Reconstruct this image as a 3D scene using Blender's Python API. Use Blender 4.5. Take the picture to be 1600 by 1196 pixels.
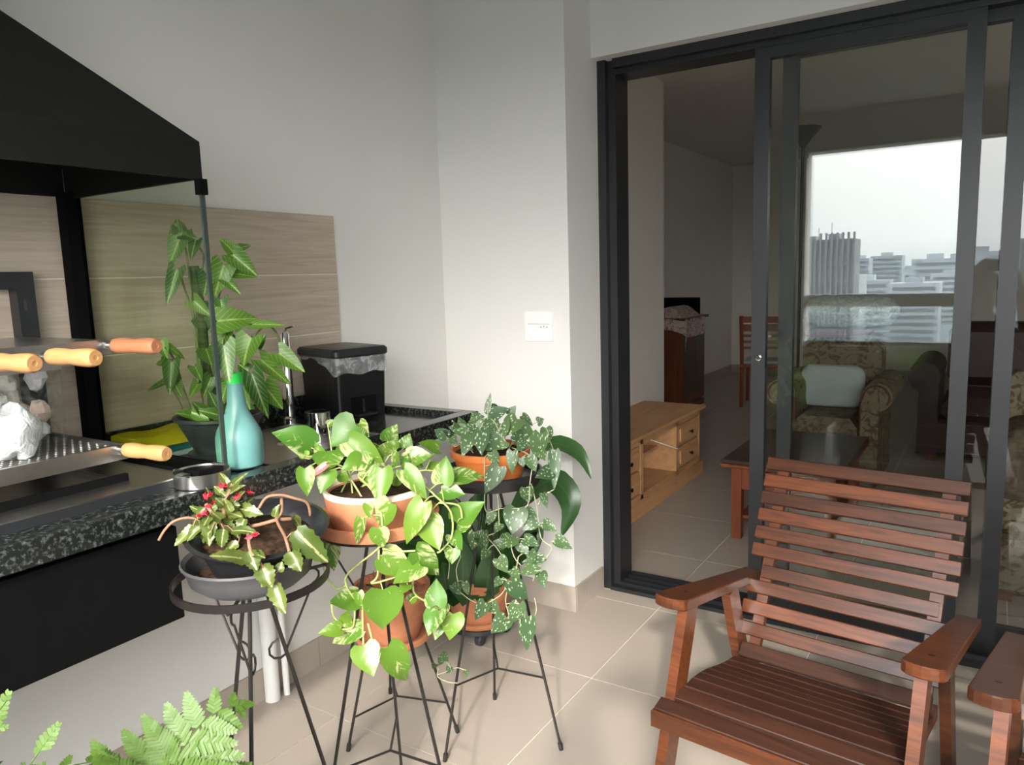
import bpy, math, random
from mathutils import Vector, Matrix
PI = math.pi
SC = bpy.context.scene
for o in list(bpy.data.objects): bpy.data.objects.remove(o)
COL = SC.collection

# ------------------------------------------------------------------ camera
CAM = Vector((1.3706, -2.5654, 1.36)); F = 1170.17; IW, IH = 1600, 1196
RX = Vector((0.84389107, 0.53565022, -0.03044176)); RY = Vector((-0.04914993, 0.13368532, 0.98980428)); RZ = Vector((-0.5342585, 0.83379079, -0.13914302))
cd = bpy.data.cameras.new('camera'); cam = bpy.data.objects.new('camera', cd); COL.objects.link(cam)
cd.sensor_fit = 'HORIZONTAL'; cd.sensor_width = 36; cd.lens = F / IW * 36; cd.clip_start = .02; cd.clip_end = 5000
M = Matrix.Identity(4)
for i in range(3): M[i][0] = RX[i]; M[i][1] = RY[i]; M[i][2] = -RZ[i]; M[i][3] = CAM[i]
cam.matrix_world = M; SC.camera = cam

# ------------------------------------------------------------------ sky, sun, exposure
wd = bpy.data.worlds.new('sky'); SC.world = wd; wd.use_nodes = True
nt = wd.node_tree; nt.nodes.clear()
wo = nt.nodes.new('ShaderNodeOutputWorld'); bg = nt.nodes.new('ShaderNodeBackground')
tc = nt.nodes.new('ShaderNodeTexCoord'); sx = nt.nodes.new('ShaderNodeSeparateXYZ')
rp = nt.nodes.new('ShaderNodeValToRGB'); mp = nt.nodes.new('ShaderNodeMapRange')
mp.inputs['From Min'].default_value = -.15; mp.inputs['From Max'].default_value = .6
nt.links.new(tc.outputs['Generated'], sx.inputs[0]); nt.links.new(sx.outputs['Z'], mp.inputs['Value']); nt.links.new(mp.outputs[0], rp.inputs[0])
e = rp.color_ramp.elements
e[0].position = .0; e[0].color = (.42, .45, .47, 1); e[1].position = 1; e[1].color = (.80, .87, .96, 1)
for p, c in ((.19, (.66, .71, .74, 1)), (.24, (.86, .90, .92, 1)), (.42, (1, 1, .99, 1)), (.62, (.9, .95, 1, 1))):
    q = e.new(p); q.color = c
nz = nt.nodes.new('ShaderNodeTexNoise'); nz.inputs['Scale'].default_value = 2.2; nz.inputs['Detail'].default_value = 4
cr = nt.nodes.new('ShaderNodeMapRange'); cr.inputs['From Min'].default_value = .3; cr.inputs['From Max'].default_value = .7; cr.inputs['To Min'].default_value = .86; cr.inputs['To Max'].default_value = 1.08
nt.links.new(tc.outputs['Generated'], nz.inputs['Vector']); nt.links.new(nz.outputs[0], cr.inputs['Value'])
mx = nt.nodes.new('ShaderNodeMix'); mx.data_type = 'RGBA'; mx.blend_type = 'MULTIPLY'; mx.inputs[0].default_value = 1
nt.links.new(rp.outputs[0], mx.inputs[6]); nt.links.new(cr.outputs[0], mx.inputs[7])
nt.links.new(mx.outputs[2], bg.inputs[0]); nt.links.new(bg.outputs[0], wo.inputs[0])
bg.inputs[1].default_value = 10.0
EL = math.radians(29.3); SUNW = Vector((.40 * math.cos(EL), -.915 * math.cos(EL), math.sin(EL))).normalized()
dt = nt.nodes.new('ShaderNodeVectorMath'); dt.operation = 'DOT_PRODUCT'; dt.inputs[1].default_value = SUNW
nrm_ = nt.nodes.new('ShaderNodeVectorMath'); nrm_.operation = 'NORMALIZE'; nt.links.new(tc.outputs['Generated'], nrm_.inputs[0]); nt.links.new(nrm_.outputs[0], dt.inputs[0])
mxx = nt.nodes.new('ShaderNodeMath'); mxx.operation = 'MAXIMUM'; mxx.inputs[1].default_value = 0; nt.links.new(dt.outputs['Value'], mxx.inputs[0])
pw = nt.nodes.new('ShaderNodeMath'); pw.operation = 'POWER'; pw.inputs[1].default_value = 22; nt.links.new(mxx.outputs[0], pw.inputs[0])
# hazy aureole round the veiled sun
bg2 = nt.nodes.new('ShaderNodeBackground'); bg2.inputs[0].default_value = (1, .95, .87, 1); gm = nt.nodes.new('ShaderNodeMath'); gm.operation = 'MULTIPLY'; gm.inputs[1].default_value = 60.0
nt.links.new(pw.outputs[0], gm.inputs[0]); nt.links.new(gm.outputs[0], bg2.inputs[1])
ads = nt.nodes.new('ShaderNodeAddShader'); nt.links.new(bg.outputs[0], ads.inputs[0]); nt.links.new(bg2.outputs[0], ads.inputs[1]); nt.links.new(ads.outputs[0], wo.inputs[0])
sd = bpy.data.lights.new('sun', 'SUN'); sun = bpy.data.objects.new('sun', sd); COL.objects.link(sun)
sd.energy = 4.0; sd.angle = math.radians(2.4); sd.color = (1, .93, .82)
sdir = Vector((-.40 * math.cos(EL), .915 * math.cos(EL), -math.sin(EL))).normalized()
sun.rotation_euler = sdir.to_track_quat('-Z', 'Y').to_euler(); sun.location = (3, -8, 8)
vs = SC.view_settings; vs.view_transform = 'Standard'; vs.look = 'None'; vs.gamma = 1; vs.use_curve_mapping = False; vs.exposure = -0.10

# ------------------------------------------------------------------ geometry helpers
RND = random.Random(7)
def ray(px, py):
    return RX * ((px - IW / 2) / F) + RY * (-(py - IH / 2) / F) + RZ
def on(axis, px, py, val):                       # the point of a plane axis=val seen at a pixel
    d = ray(px, py); t = (val - CAM[axis]) / d[axis]; return CAM + d * t
def at(px, py, anchor, delta=0.0):               # ... of an upright plane through anchor (delta = nearer)
    n = Vector((CAM.x - anchor[0], CAM.y - anchor[1], 0)).normalized()
    d = ray(px, py); t = ((Vector(anchor) + n * delta - CAM).dot(n)) / d.dot(n); return CAM + d * t

class MB:
    def __init__(s): s.v = []; s.f = []; s.m = []; s.uv = {}
    def add(s, vs_, fs, mi=0):
        b = len(s.v); s.v += [tuple(v) for v in vs_]
        for f in fs: s.f.append(tuple(i + b for i in f)); s.m.append(mi)
        return b
    def box(s, x0, x1, y0, y1, z0, z1, mi=0, mat=None, bev=0):
        if bev > 0:
            b = bev; P = []
            for (z, k) in ((z0, b), (z0 + b, 0), (z1 - b, 0), (z1, b)):
                P += [(x0 + k + b * 0, y0 + k, z), (x1 - k, y0 + k, z), (x1 - k, y1 - k, z), (x0 + k, y1 - k, z)]
            fs = [(3, 2, 1, 0), (12, 13, 14, 15)]
            for r in range(3):
                for i in range(4): fs.append((r * 4 + i, r * 4 + (i + 1) % 4, r * 4 + 4 + (i + 1) % 4, r * 4 + 4 + i))
        else:
            P = [(x0, y0, z0), (x1, y0, z0), (x1, y1, z0), (x0, y1, z0), (x0, y0, z1), (x1, y0, z1), (x1, y1, z1), (x0, y1, z1)]
            fs = [(3, 2, 1, 0), (4, 5, 6, 7), (0, 1, 5, 4), (1, 2, 6, 5), (2, 3, 7, 6), (3, 0, 4, 7)]
        if mat: P = [mat @ Vector(p) for p in P]
        s.add(P, fs, mi); return s
    def bar(s, a, b, w, h, up=(0, 0, 1), mi=0):   # rectangular bar from a to b
        a = Vector(a); b = Vector(b); d = (b - a).normalized(); u = Vector(up); r = d.cross(u)
        if r.length < 1e-4: r = d.cross(Vector((0, 1, 0)))
        r.normalize(); u = r.cross(d); P = []
        for c in (a, b):
            for (i, j) in ((-1, -1), (1, -1), (1, 1), (-1, 1)): P.append(c + r * (i * w / 2) + u * (j * h / 2))
        s.add(P, [(3, 2, 1, 0), (4, 5, 6, 7), (0, 1, 5, 4), (1, 2, 6, 5), (2, 3, 7, 6), (3, 0, 4, 7)], mi); return s
    def tube(s, pts, r, n=6, mi=0, r2=None, cap=True):
        pts = [Vector(p) for p in pts]; N = len(pts); rings = []; prev = None
        for i, p in enumerate(pts):
            d = (pts[min(i + 1, N - 1)] - pts[max(i - 1, 0)])
            d = d.normalized() if d.length > 1e-9 else Vector((0, 0, 1))
            if prev is None: u = d.orthogonal().normalized()
            else:
                u = prev - d * prev.dot(d); u = u.normalized() if u.length > 1e-6 else d.orthogonal().normalized()
            prev = u; w = d.cross(u); rr = r if r2 is None else r + (r2 - r) * i / max(1, N - 1)
            rings.append([p + (u * math.cos(2 * PI * k / n) + w * math.sin(2 * PI * k / n)) * rr for k in range(n)])
        P = [q for g in rings for q in g]; fs = []
        for i in range(N - 1):
            for k in range(n): fs.append((i * n + k, i * n + (k + 1) % n, (i + 1) * n + (k + 1) % n, (i + 1) * n + k))
        if cap: fs.append(tuple(range(n - 1, -1, -1))); fs.append(tuple((N - 1) * n + k for k in range(n)))
        s.add(P, fs, mi); return s
    def lathe(s, prof, c=(0, 0, 0), n=32, mi=0, sx=1, sy=1, mat=None, cap=True):   # prof: (r, z) list
        P = []; fs = []
        for r, z in prof:
            for k in range(n): P.append(Vector((c[0] + sx * r * math.cos(2 * PI * k / n), c[1] + sy * r * math.sin(2 * PI * k / n), c[2] + z)))
        for i in range(len(prof) - 1):
            for k in range(n): fs.append((i * n + k, i * n + (k + 1) % n, (i + 1) * n + (k + 1) % n, (i + 1) * n + k))
        if cap and prof[0][0] > 1e-5: fs.append(tuple(range(n - 1, -1, -1)))
        if cap and prof[-1][0] > 1e-5: fs.append(tuple((len(prof) - 1) * n + k for k in range(n)))
        if mat: P = [mat @ p for p in P]
        s.add(P, fs, mi); return s
    def torus(s, c, R, r, n=32, m=6, mi=0, sx=1, sy=1):
        P = []; fs = []
        for i in range(n):
            a = 2 * PI * i / n
            for j in range(m):
                b = 2 * PI * j / m; q = R + r * math.cos(b)
                P.append((c[0] + sx * q * math.cos(a), c[1] + sy * q * math.sin(a), c[2] + r * math.sin(b)))
        for i in range(n):
            for j in range(m): fs.append((i * m + j, ((i + 1) % n) * m + j, ((i + 1) % n) * m + (j + 1) % m, i * m + (j + 1) % m))
        s.add(P, fs, mi); return s
    def prism(s, poly, axis, a0, a1, mi=0):       # 2-D polygon extruded along an axis
        def mk(p, a):
            if axis == 0: return (a, p[0], p[1])
            if axis == 1: return (p[0], a, p[1])
            return (p[0], p[1], a)
        n = len(poly); P = [mk(p, a0) for p in poly] + [mk(p, a1) for p in poly]
        s.add(P, [tuple(range(n - 1, -1, -1)), tuple(range(n, 2 * n))] + [(i, (i + 1) % n, n + (i + 1) % n, n + i) for i in range(n)], mi); return s
    def mesh(s, name, mats, smooth=False, off=(0, 0, 0), autosm=None):
        me = bpy.data.meshes.new(name); o = Vector(off)
        me.from_pydata([Vector(v) - o for v in s.v], [], s.f)
        for m in (mats if isinstance(mats, (list, tuple)) else [mats]): me.materials.append(m)
        for p, mi in zip(me.polygons, s.m): p.material_index = mi; p.use_smooth = smooth
        if s.uv:
            ul = me.uv_layers.new(name='UVMap')
            for l in me.loops: ul.data[l.index].uv = s.uv.get(l.vertex_index, (0, 0))
        me.validate(); me.update()
        if smooth and autosm is not None:
            try: me.set_sharp_from_angle(angle=autosm)
            except Exception: pass
        return me

LOC = {}
def root_off(o):
    while o is not None:
        if o.name in LOC: return LOC[o.name]
        o = o.parent
    return Vector((0, 0, 0))
def tag(o, label=None, cat=None, group=None, kind=None):
    if label: o['label'] = label
    if cat: o['category'] = cat
    if group: o['group'] = group
    if kind: o['kind'] = kind
    return o
def thing(name, loc, label, cat, group=None, rz=0):
    o = bpy.data.objects.new(name, None); COL.objects.link(o); o.empty_display_size = .05
    o.location = loc; o.rotation_euler = (0, 0, rz); LOC[o.name] = Vector(loc); return tag(o, label, cat, group)
def part(name, mb, mats, parent=None, smooth=False, autosm=.6, local=False, label=None):
    off = Vector((0, 0, 0)) if local else root_off(parent)
    me = mb.mesh(name, mats, smooth, off, autosm)
    o = bpy.data.objects.new(name, me); COL.objects.link(o)
    if parent: o.parent = parent
    if label: o['label'] = label
    return o
def solo(name, mb, mats, loc, label, cat, group=None, smooth=False, autosm=.6):
    me = mb.mesh(name, mats, smooth, loc, autosm); o = bpy.data.objects.new(name, me); COL.objects.link(o)
    o.location = loc; LOC[o.name] = Vector(loc); return tag(o, label, cat, group)
def struct(name, mb, mats, parent=None, smooth=False):
    o = part(name, mb, mats, parent, smooth)
    if not parent: o['kind'] = 'structure'; LOC[o.name] = Vector((0, 0, 0))
    return o
def copy_tree(o, parent=None, loc=None, label=None):
    c = o.copy(); COL.objects.link(c)
    if parent: c.parent = parent
    if loc is not None: c.location = loc
    if label: c['label'] = label
    for ch in o.children: copy_tree(ch, c)
    return c

# ------------------------------------------------------------------ materials
def newmat(name):
    m = bpy.data.materials.new(name); m.use_nodes = True; t = m.node_tree
    return m, t, t.nodes['Principled BSDF']
def N(t, typ, **kw):
    n = t.nodes.new(typ)
    for k, v in kw.items():
        if k in n.inputs: n.inputs[k].default_value = v
        else: setattr(n, k, v)
    return n
def setp(b, rough=.5, metal=0., spec=.5, **kw):
    b.inputs['Roughness'].default_value = rough; b.inputs['Metallic'].default_value = metal; b.inputs['Specular IOR Level'].default_value = spec
    for k, v in kw.items(): b.inputs[k].default_value = v
def plain(name, col, rough=.5, metal=0., spec=.5, var=.06, scale=30, bump=0., coord='Object', **kw):
    m, t, b = newmat(name); setp(b, rough, metal, spec, **kw)
    c = N(t, 'ShaderNodeTexCoord'); n = N(t, 'ShaderNodeTexNoise', Scale=scale, Detail=4.0)
    t.links.new(c.outputs[coord], n.inputs['Vector'])
    r = N(t, 'ShaderNodeValToRGB'); e = r.color_ramp.elements
    e[0].position = .3; e[1].position = .7
    e[0].color = tuple(max(0, x * (1 - var)) for x in col) + (1,); e[1].color = tuple(min(1, x * (1 + var)) for x in col) + (1,)
    t.links.new(n.outputs['Fac'], r.inputs[0]); t.links.new(r.outputs[0], b.inputs['Base Color'])
    if bump:
        bm = N(t, 'ShaderNodeBump', Strength=bump, Distance=.002); t.links.new(n.outputs['Fac'], bm.inputs['Height']); t.links.new(bm.outputs[0], b.inputs['Normal'])
    return m
def wood(name, c1, c2, scale=(1, 12, 12), rough=.45, perobj=.12, spec=.4, bump=.15, rings=1.0, coat=0.):
    m, t, b = newmat(name); setp(b, rough, 0, spec)
    if coat: b.inputs['Coat Weight'].default_value = coat; b.inputs['Coat Roughness'].default_value = .25
    c = N(t, 'ShaderNodeTexCoord'); mpn = N(t, 'ShaderNodeMapping'); mpn.inputs['Scale'].default_value = scale
    oi = N(t, 'ShaderNodeObjectInfo'); ml = N(t, 'ShaderNodeMath', operation='MULTIPLY'); ml.inputs[1].default_value = 37.0
    t.links.new(oi.outputs['Random'], ml.inputs[0]); cb = N(t, 'ShaderNodeCombineXYZ')
    for k in range(3): t.links.new(ml.outputs[0], cb.inputs[k])
    t.links.new(cb.outputs[0], mpn.inputs['Location'])
    t.links.new(c.outputs['Object'], mpn.inputs['Vector'])
    n = N(t, 'ShaderNodeTexNoise', Scale=2.5 * rings, Detail=6.0, Roughness=.6, Distortion=.6); t.links.new(mpn.outputs[0], n.inputs['Vector'])
    r = N(t, 'ShaderNodeValToRGB'); e = r.color_ramp.elements; e[0].position = .3; e[1].position = .72; e[0].color = c1 + (1,); e[1].color = c2 + (1,)
    t.links.new(n.outputs['Fac'], r.inputs[0])
    hs = N(t, 'ShaderNodeHueSaturation'); mr = N(t, 'ShaderNodeMapRange'); mr.inputs['To Min'].default_value = 1 - perobj; mr.inputs['To Max'].default_value = 1 + perobj
    t.links.new(oi.outputs['Random'], mr.inputs['Value']); t.links.new(mr.outputs[0], hs.inputs['Value']); t.links.new(r.outputs[0], hs.inputs['Color'])
    t.links.new(hs.outputs[0], b.inputs['Base Color'])
    bm = N(t, 'ShaderNodeBump', Strength=bump, Distance=.002); t.links.new(n.outputs['Fac'], bm.inputs['Height']); t.links.new(bm.outputs[0], b.inputs['Normal'])
    return m

MT = {}
MT['wall'] = plain('white_wall_paint', (.72, .71, .685), .75, spec=.2, var=.012, scale=3)
MT['ceil'] = plain('ceiling_paint', (.58, .57, .54), .8, spec=.2, var=.012, scale=3)
MT['inwall'] = plain('living_room_paint', (.76, .72, .67), .8, spec=.2, var=.015, scale=3)
MT['tile'] = plain('porcelain_tile', (.385, .335, .285), .36, spec=.45, var=.05, scale=2.2, bump=.02)
MT['grout'] = plain('pale_grout', (.78, .73, .66), .8, var=.05)
MT['black'] = plain('black_powder_coat', (.004, .004, .0042), .65, spec=.04, var=.1)
MT['blackmetal'] = plain('black_wrought_iron', (.012, .010, .009), .32, spec=.6, var=.15)
MT['frame'] = plain('black_aluminium', (.014, .015, .018), .42, spec=.5, var=.06)
MT['hood'] = plain('black_steel_hood', (.008, .008, .0075), .6, spec=.18, var=.1)
MT['steel'] = plain('brushed_steel', (.46, .45, .43), .28, 1.0, var=.05, scale=60)
MT['chrome'] = plain('chrome', (.82, .82, .82), .08, 1.0, var=.02)
MT['pvc'] = plain('white_pvc', (.78, .78, .77), .35, var=.01)
MT['plastic'] = plain('white_plastic', (.86, .86, .85), .35, var=.005)
MT['hole'] = plain('dark_socket_hole', (.05, .05, .05), .6, var=.02)
MT['blackplastic'] = plain('black_plastic', (.014, .014, .016), .35, spec=.5, var=.12)
MT['dustyblack'] = plain('dusty_black_plastic', (.045, .045, .047), .5, var=.35, scale=14)
MT['slateplastic'] = plain('dark_slate_plastic', (.022, .027, .032), .42, var=.15)
MT['terracotta'] = plain('terracotta', (.46, .185, .095), .8, spec=.2, var=.22, scale=14, bump=.1)
MT['palerim'] = plain('salt_whitened_terracotta', (.72, .60, .50), .85, spec=.15, var=.2, scale=30)
MT['orangeplastic'] = plain('orange_plastic', (.52, .15, .035), .5, var=.1)
MT['soil'] = plain('potting_soil', (.045, .026, .016), .95, spec=.1, var=.6, scale=90, bump=.8)
MT['twig'] = plain('pale_brown_stem', (.23, .12, .07), .7, var=.25, scale=50)
MT['vine'] = plain('green_vine_stem', (.36, .42, .13), .6, var=.2, scale=60)
MT['palevine'] = plain('pale_vine_stem', (.36, .36, .22), .6, var=.2, scale=60)
MT['darkvine'] = plain('dark_green_stem', (.10, .13, .035), .6, var=.3, scale=60)
MT['moss'] = plain('moss_pole', (.035, .06, .018), .95, spec=.1, var=.5, scale=80, bump=.6)
MT['red'] = plain('red_blossom', (.50, .025, .05), .5, var=.3, scale=120)
MT['yellow'] = plain('yellow_cloth', (.50, .44, .012), .9, spec=.1, var=.1, scale=200, bump=.15)
MT['teal'] = plain('teal_plastic', (.02, .17, .19), .5, var=.05)
MT['paleblue'] = plain('pale_blue_plastic', (.38, .50, .54), .5, var=.05)
MT['green'] = plain('bright_green_plastic', (.02, .62, .09), .4, var=.03)
MT['handle'] = wood('pale_turned_wood', (.36, .18, .065), (.47, .26, .11), (3, 40, 40), .45, .05)
MT['handle2'] = wood('reddish_turned_wood', (.33, .125, .058), (.42, .18, .09), (3, 40, 40), .45, .05)
MT['chair'] = wood('varnished_red_brown_wood', (.036, .011, .005), (.125, .034, .009), (2.2, 26, 26), .36, .40, .42, .10, coat=.25)
MT['chairseat'] = wood('worn_brown_wood', (.022, .008, .005), (.048, .018, .010), (2.2, 30, 30), .42, .16, .45, .2)
MT['pine'] = wood('honey_pine', (.48, .25, .112), (.62, .365, .18), (9, 1.2, 9), .5, .05, .3, .1)
MT['darkwood'] = wood('dark_red_wood', (.085, .022, .010), (.17, .05, .02), (10, 10, 1.4), .4, .06, .4, .1)
MT['tablewood'] = wood('cherry_wood', (.14, .035, .014), (.26, .07, .03), (10, 10, 1.4), .4, .06, .4, .1)
MT['tabletop'] = wood('dark_polished_wood', (.035, .02, .016), (.06, .035, .028), (1.4, 10, 10), .3, .04, .4, .1)
MT['knob'] = plain('dark_bronze_knob', (.03, .02, .012), .4, .8)
MT['paleblack'] = plain('dark_leather', (.028, .010, .012), .5, var=.2)
MT['pillow'] = plain('pale_cotton', (.52, .56, .57), .9, spec=.1, var=.06, scale=8)
MT['lampmetal'] = plain('dark_lamp_metal', (.03, .03, .028), .4, .6)
MT['curtain'] = plain('pale_curtain', (.6, .59, .56), .9, spec=.1, var=.03)
MT['concrete'] = plain('painted_parapet', (.22, .19, .17), .85, spec=.2, var=.03, scale=4)

def granite(name, base, spots, scale, rough):
    m, t, b = newmat(name); setp(b, rough, 0, .5)
    c = N(t, 'ShaderNodeTexCoord'); v = N(t, 'ShaderNodeTexNoise', Scale=scale, Detail=5.0, Roughness=.7); t.links.new(c.outputs['Object'], v.inputs['Vector'])
    r = N(t, 'ShaderNodeValToRGB'); e = r.color_ramp.elements; e[0].position = .50; e[0].color = base + (1,); e[1].position = .74; e[1].color = spots + (1,)
    q = e.new(.60); q.color = tuple(a * .70 + s * .35 for a, s in zip(base, spots)) + (1,)
    t.links.new(v.outputs['Fac'], r.inputs[0]); t.links.new(r.outputs[0], b.inputs['Base Color']); return m
MT['granite'] = granite('speckled_black_granite', (.008, .010, .009), (.135, .15, .14), 95, .14)

def backsplash():
    m, t, b = newmat('wood_look_tile'); setp(b, .32, 0, .45)
    c = N(t, 'ShaderNodeTexCoord'); mpn = N(t, 'ShaderNodeMapping'); mpn.inputs['Scale'].default_value = (1, 1.1, 22)
    oi = N(t, 'ShaderNodeObjectInfo'); ml = N(t, 'ShaderNodeMath', operation='MULTIPLY'); ml.inputs[1].default_value = 19.0
    t.links.new(oi.outputs['Random'], ml.inputs[0]); cb = N(t, 'ShaderNodeCombineXYZ'); t.links.new(ml.outputs[0], cb.inputs[1]); t.links.new(ml.outputs[0], cb.inputs[2])
    t.links.new(cb.outputs[0], mpn.inputs['Location']); t.links.new(c.outputs['Object'], mpn.inputs['Vector'])
    n = N(t, 'ShaderNodeTexNoise', Scale=3.0, Detail=7.0, Roughness=.62, Distortion=.9); t.links.new(mpn.outputs[0], n.inputs['Vector'])
    r = N(t, 'ShaderNodeValToRGB'); e = r.color_ramp.elements; e[0].position = .25; e[1].position = .75; e[0].color = (.38, .30, .235, 1); e[1].color = (.56, .475, .39, 1)
    t.links.new(n.outputs['Fac'], r.inputs[0]); t.links.new(r.outputs[0], b.inputs['Base Color']); return m
MT['splash'] = backsplash()

def glass(name, tint, refl, rough=0.0):
    m, t, b = newmat(name); t.nodes.remove(b); out = t.nodes['Material Output']
    tr = N(t, 'ShaderNodeBsdfTransparent'); tr.inputs[0].default_value = tint + (1,)
    gl = N(t, 'ShaderNodeBsdfGlossy', Roughness=rough); gl.inputs[0].default_value = (1, 1, 1, 1)
    lw = N(t, 'ShaderNodeLayerWeight', Blend=.5); p5 = N(t, 'ShaderNodeMath', operation='POWER'); p5.inputs[1].default_value = 5.0; t.links.new(lw.outputs['Facing'], p5.inputs[0])
    fr = N(t, 'ShaderNodeMath', operation='MULTIPLY_ADD'); fr.inputs[1].default_value = .96; fr.inputs[2].default_value = .042; t.links.new(p5.outputs[0], fr.inputs[0])
    mr = N(t, 'ShaderNodeMath', operation='MULTIPLY'); mr.inputs[1].default_value = refl
    mn = N(t, 'ShaderNodeMath', operation='MINIMUM'); mn.inputs[1].default_value = .95
    mixn = N(t, 'ShaderNodeMixShader'); t.links.new(fr.outputs[0], mr.inputs[0]); t.links.new(mr.outputs[0], mn.inputs[0]); t.links.new(mn.outputs[0], mixn.inputs[0])
    t.links.new(tr.outputs[0], mixn.inputs[1]); t.links.new(gl.outputs[0], mixn.inputs[2]); t.links.new(mixn.outputs[0], out.inputs[0]); return m
MT['doorglass'] = glass('door_glass', (.92, .935, .92), .88)
MT['bbqglass'] = glass('tinted_side_glass', (.91, .94, .87), .75)
MT['railglass'] = glass('railing_glass', (.93, .95, .95), .9)
def clearplastic(name, tint, fac, col):
    m, t, b = newmat(name); setp(b, .25, 0, .5); b.inputs['Base Color'].default_value = col + (1,); out = t.nodes['Material Output']
    tr = N(t, 'ShaderNodeBsdfTransparent'); tr.inputs[0].default_value = tint + (1,)
    c = N(t, 'ShaderNodeTexCoord'); n = N(t, 'ShaderNodeTexNoise', Scale=28.0, Detail=4.0, Distortion=1.5); t.links.new(c.outputs['Object'], n.inputs['Vector'])
    bm = N(t, 'ShaderNodeBump', Strength=.8, Distance=.01); t.links.new(n.outputs['Fac'], bm.inputs['Height']); t.links.new(bm.outputs[0], b.inputs['Normal'])
    mr = N(t, 'ShaderNodeMapRange'); mr.inputs['From Min'].default_value = .35; mr.inputs['From Max'].default_value = .65; mr.inputs['To Min'].default_value = fac - .15; mr.inputs['To Max'].default_value = fac + .2
    t.links.new(n.outputs['Fac'], mr.inputs['Value'])
    mixn = N(t, 'ShaderNodeMixShader'); t.links.new(mr.outputs[0], mixn.inputs[0]); t.links.new(tr.outputs[0], mixn.inputs[1]); t.links.new(b.outputs[0], mixn.inputs[2]); t.links.new(mixn.outputs[0], out.inputs[0]); return m
MT['bag'] = clearplastic('thin_clear_film', (.95, .95, .95), .28, (.55, .57, .58))
MT['whitebag'] = clearplastic('white_film', (.9, .9, .9), .8, (.78, .81, .81))
MT['jar'] = clearplastic('clear_rigid_plastic', (.97, .98, .97), .06, (.5, .52, .5))
m, t, b = newmat('translucent_aqua_plastic'); setp(b, .38, 0, .4); b.inputs['Base Color'].default_value = (.12, .28, .27, 1)
b.inputs['Subsurface Weight'].default_value = .4; b.inputs['Subsurface Radius'].default_value = (.02, .03, .03); b.inputs['Subsurface Scale'].default_value = .6
c_ = N(t, 'ShaderNodeTexCoord'); n_ = N(t, 'ShaderNodeTexNoise', Scale=9.0); t.links.new(c_.outputs['Object'], n_.inputs['Vector'])
r_ = N(t, 'ShaderNodeValToRGB'); r_.color_ramp.elements[0].color = (.10, .25, .25, 1); r_.color_ramp.elements[1].color = (.145, .32, .31, 1)
t.links.new(n_.outputs['Fac'], r_.inputs[0]); t.links.new(r_.outputs[0], b.inputs['Base Color']); MT['aqua'] = m

def rattan():
    m, t, b = newmat('black_woven_plastic'); setp(b, .4, 0, .5); c = N(t, 'ShaderNodeTexCoord'); cc = N(t, 'ShaderNodeValToRGB'); cc.color_ramp.elements[0].color = (.003, .003, .004, 1); cc.color_ramp.elements[1].color = (.075, .08, .092, 1)
    br = N(t, 'ShaderNodeTexBrick', Scale=16.0); br.inputs['Color1'].default_value = (1, 1, 1, 1); br.inputs['Color2'].default_value = (.85, .85, .85, 1); br.inputs['Mortar'].default_value = (0, 0, 0, 1)
    br.inputs['Mortar Size'].default_value = .09; br.inputs['Brick Width'].default_value = .16; br.inputs['Row Height'].default_value = .08
    sxn = N(t, 'ShaderNodeSeparateXYZ'); ad = N(t, 'ShaderNodeMath', operation='ADD'); cb = N(t, 'ShaderNodeCombineXYZ')
    t.links.new(c.outputs['Object'], sxn.inputs[0]); t.links.new(sxn.outputs[0], ad.inputs[0]); t.links.new(sxn.outputs[1], ad.inputs[1]); t.links.new(ad.outputs[0], cb.inputs[0]); t.links.new(sxn.outputs[2], cb.inputs[1])
    t.links.new(cb.outputs[0], br.inputs['Vector'])
    t.links.new(br.outputs['Color'], cc.inputs[0]); t.links.new(cc.outputs[0], b.inputs['Base Color']); bm = N(t, 'ShaderNodeBump', Strength=1.0, Distance=.004); t.links.new(br.outputs['Color'], bm.inputs['Height']); t.links.new(bm.outputs[0], b.inputs['Normal']); return m
MT['rattan'] = rattan()
def floral(name, base, dark, scale=9, blue=None):
    m, t, b = newmat(name); setp(b, .9, 0, .15)
    c = N(t, 'ShaderNodeTexCoord'); n = N(t, 'ShaderNodeTexNoise', Scale=scale, Detail=3.5, Distortion=2.0); t.links.new(c.outputs['Object'], n.inputs['Vector'])
    r = N(t, 'ShaderNodeValToRGB'); e = r.color_ramp.elements; e[0].position = .44; e[0].color = base + (1,); e[1].position = .60; e[1].color = dark + (1,)
    q = e.new(.52); q.color = tuple(a * .8 + d * .2 for a, d in zip(base, dark)) + (1,)
    t.links.new(n.outputs['Fac'], r.inputs[0]); t.links.new(r.outputs[0], b.inputs['Base Color']); return m
MT['floral'] = floral('floral_upholstery', (.23, .195, .14), (.12, .075, .045), 16)
MT['floralcloth'] = floral('floral_tablecloth', (.52, .46, .42), (.38, .16, .15), 22)
MT['fur'] = plain('brown_plush', (.11, .085, .062), .95, spec=.1, var=.45, scale=26, bump=.8)

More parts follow.
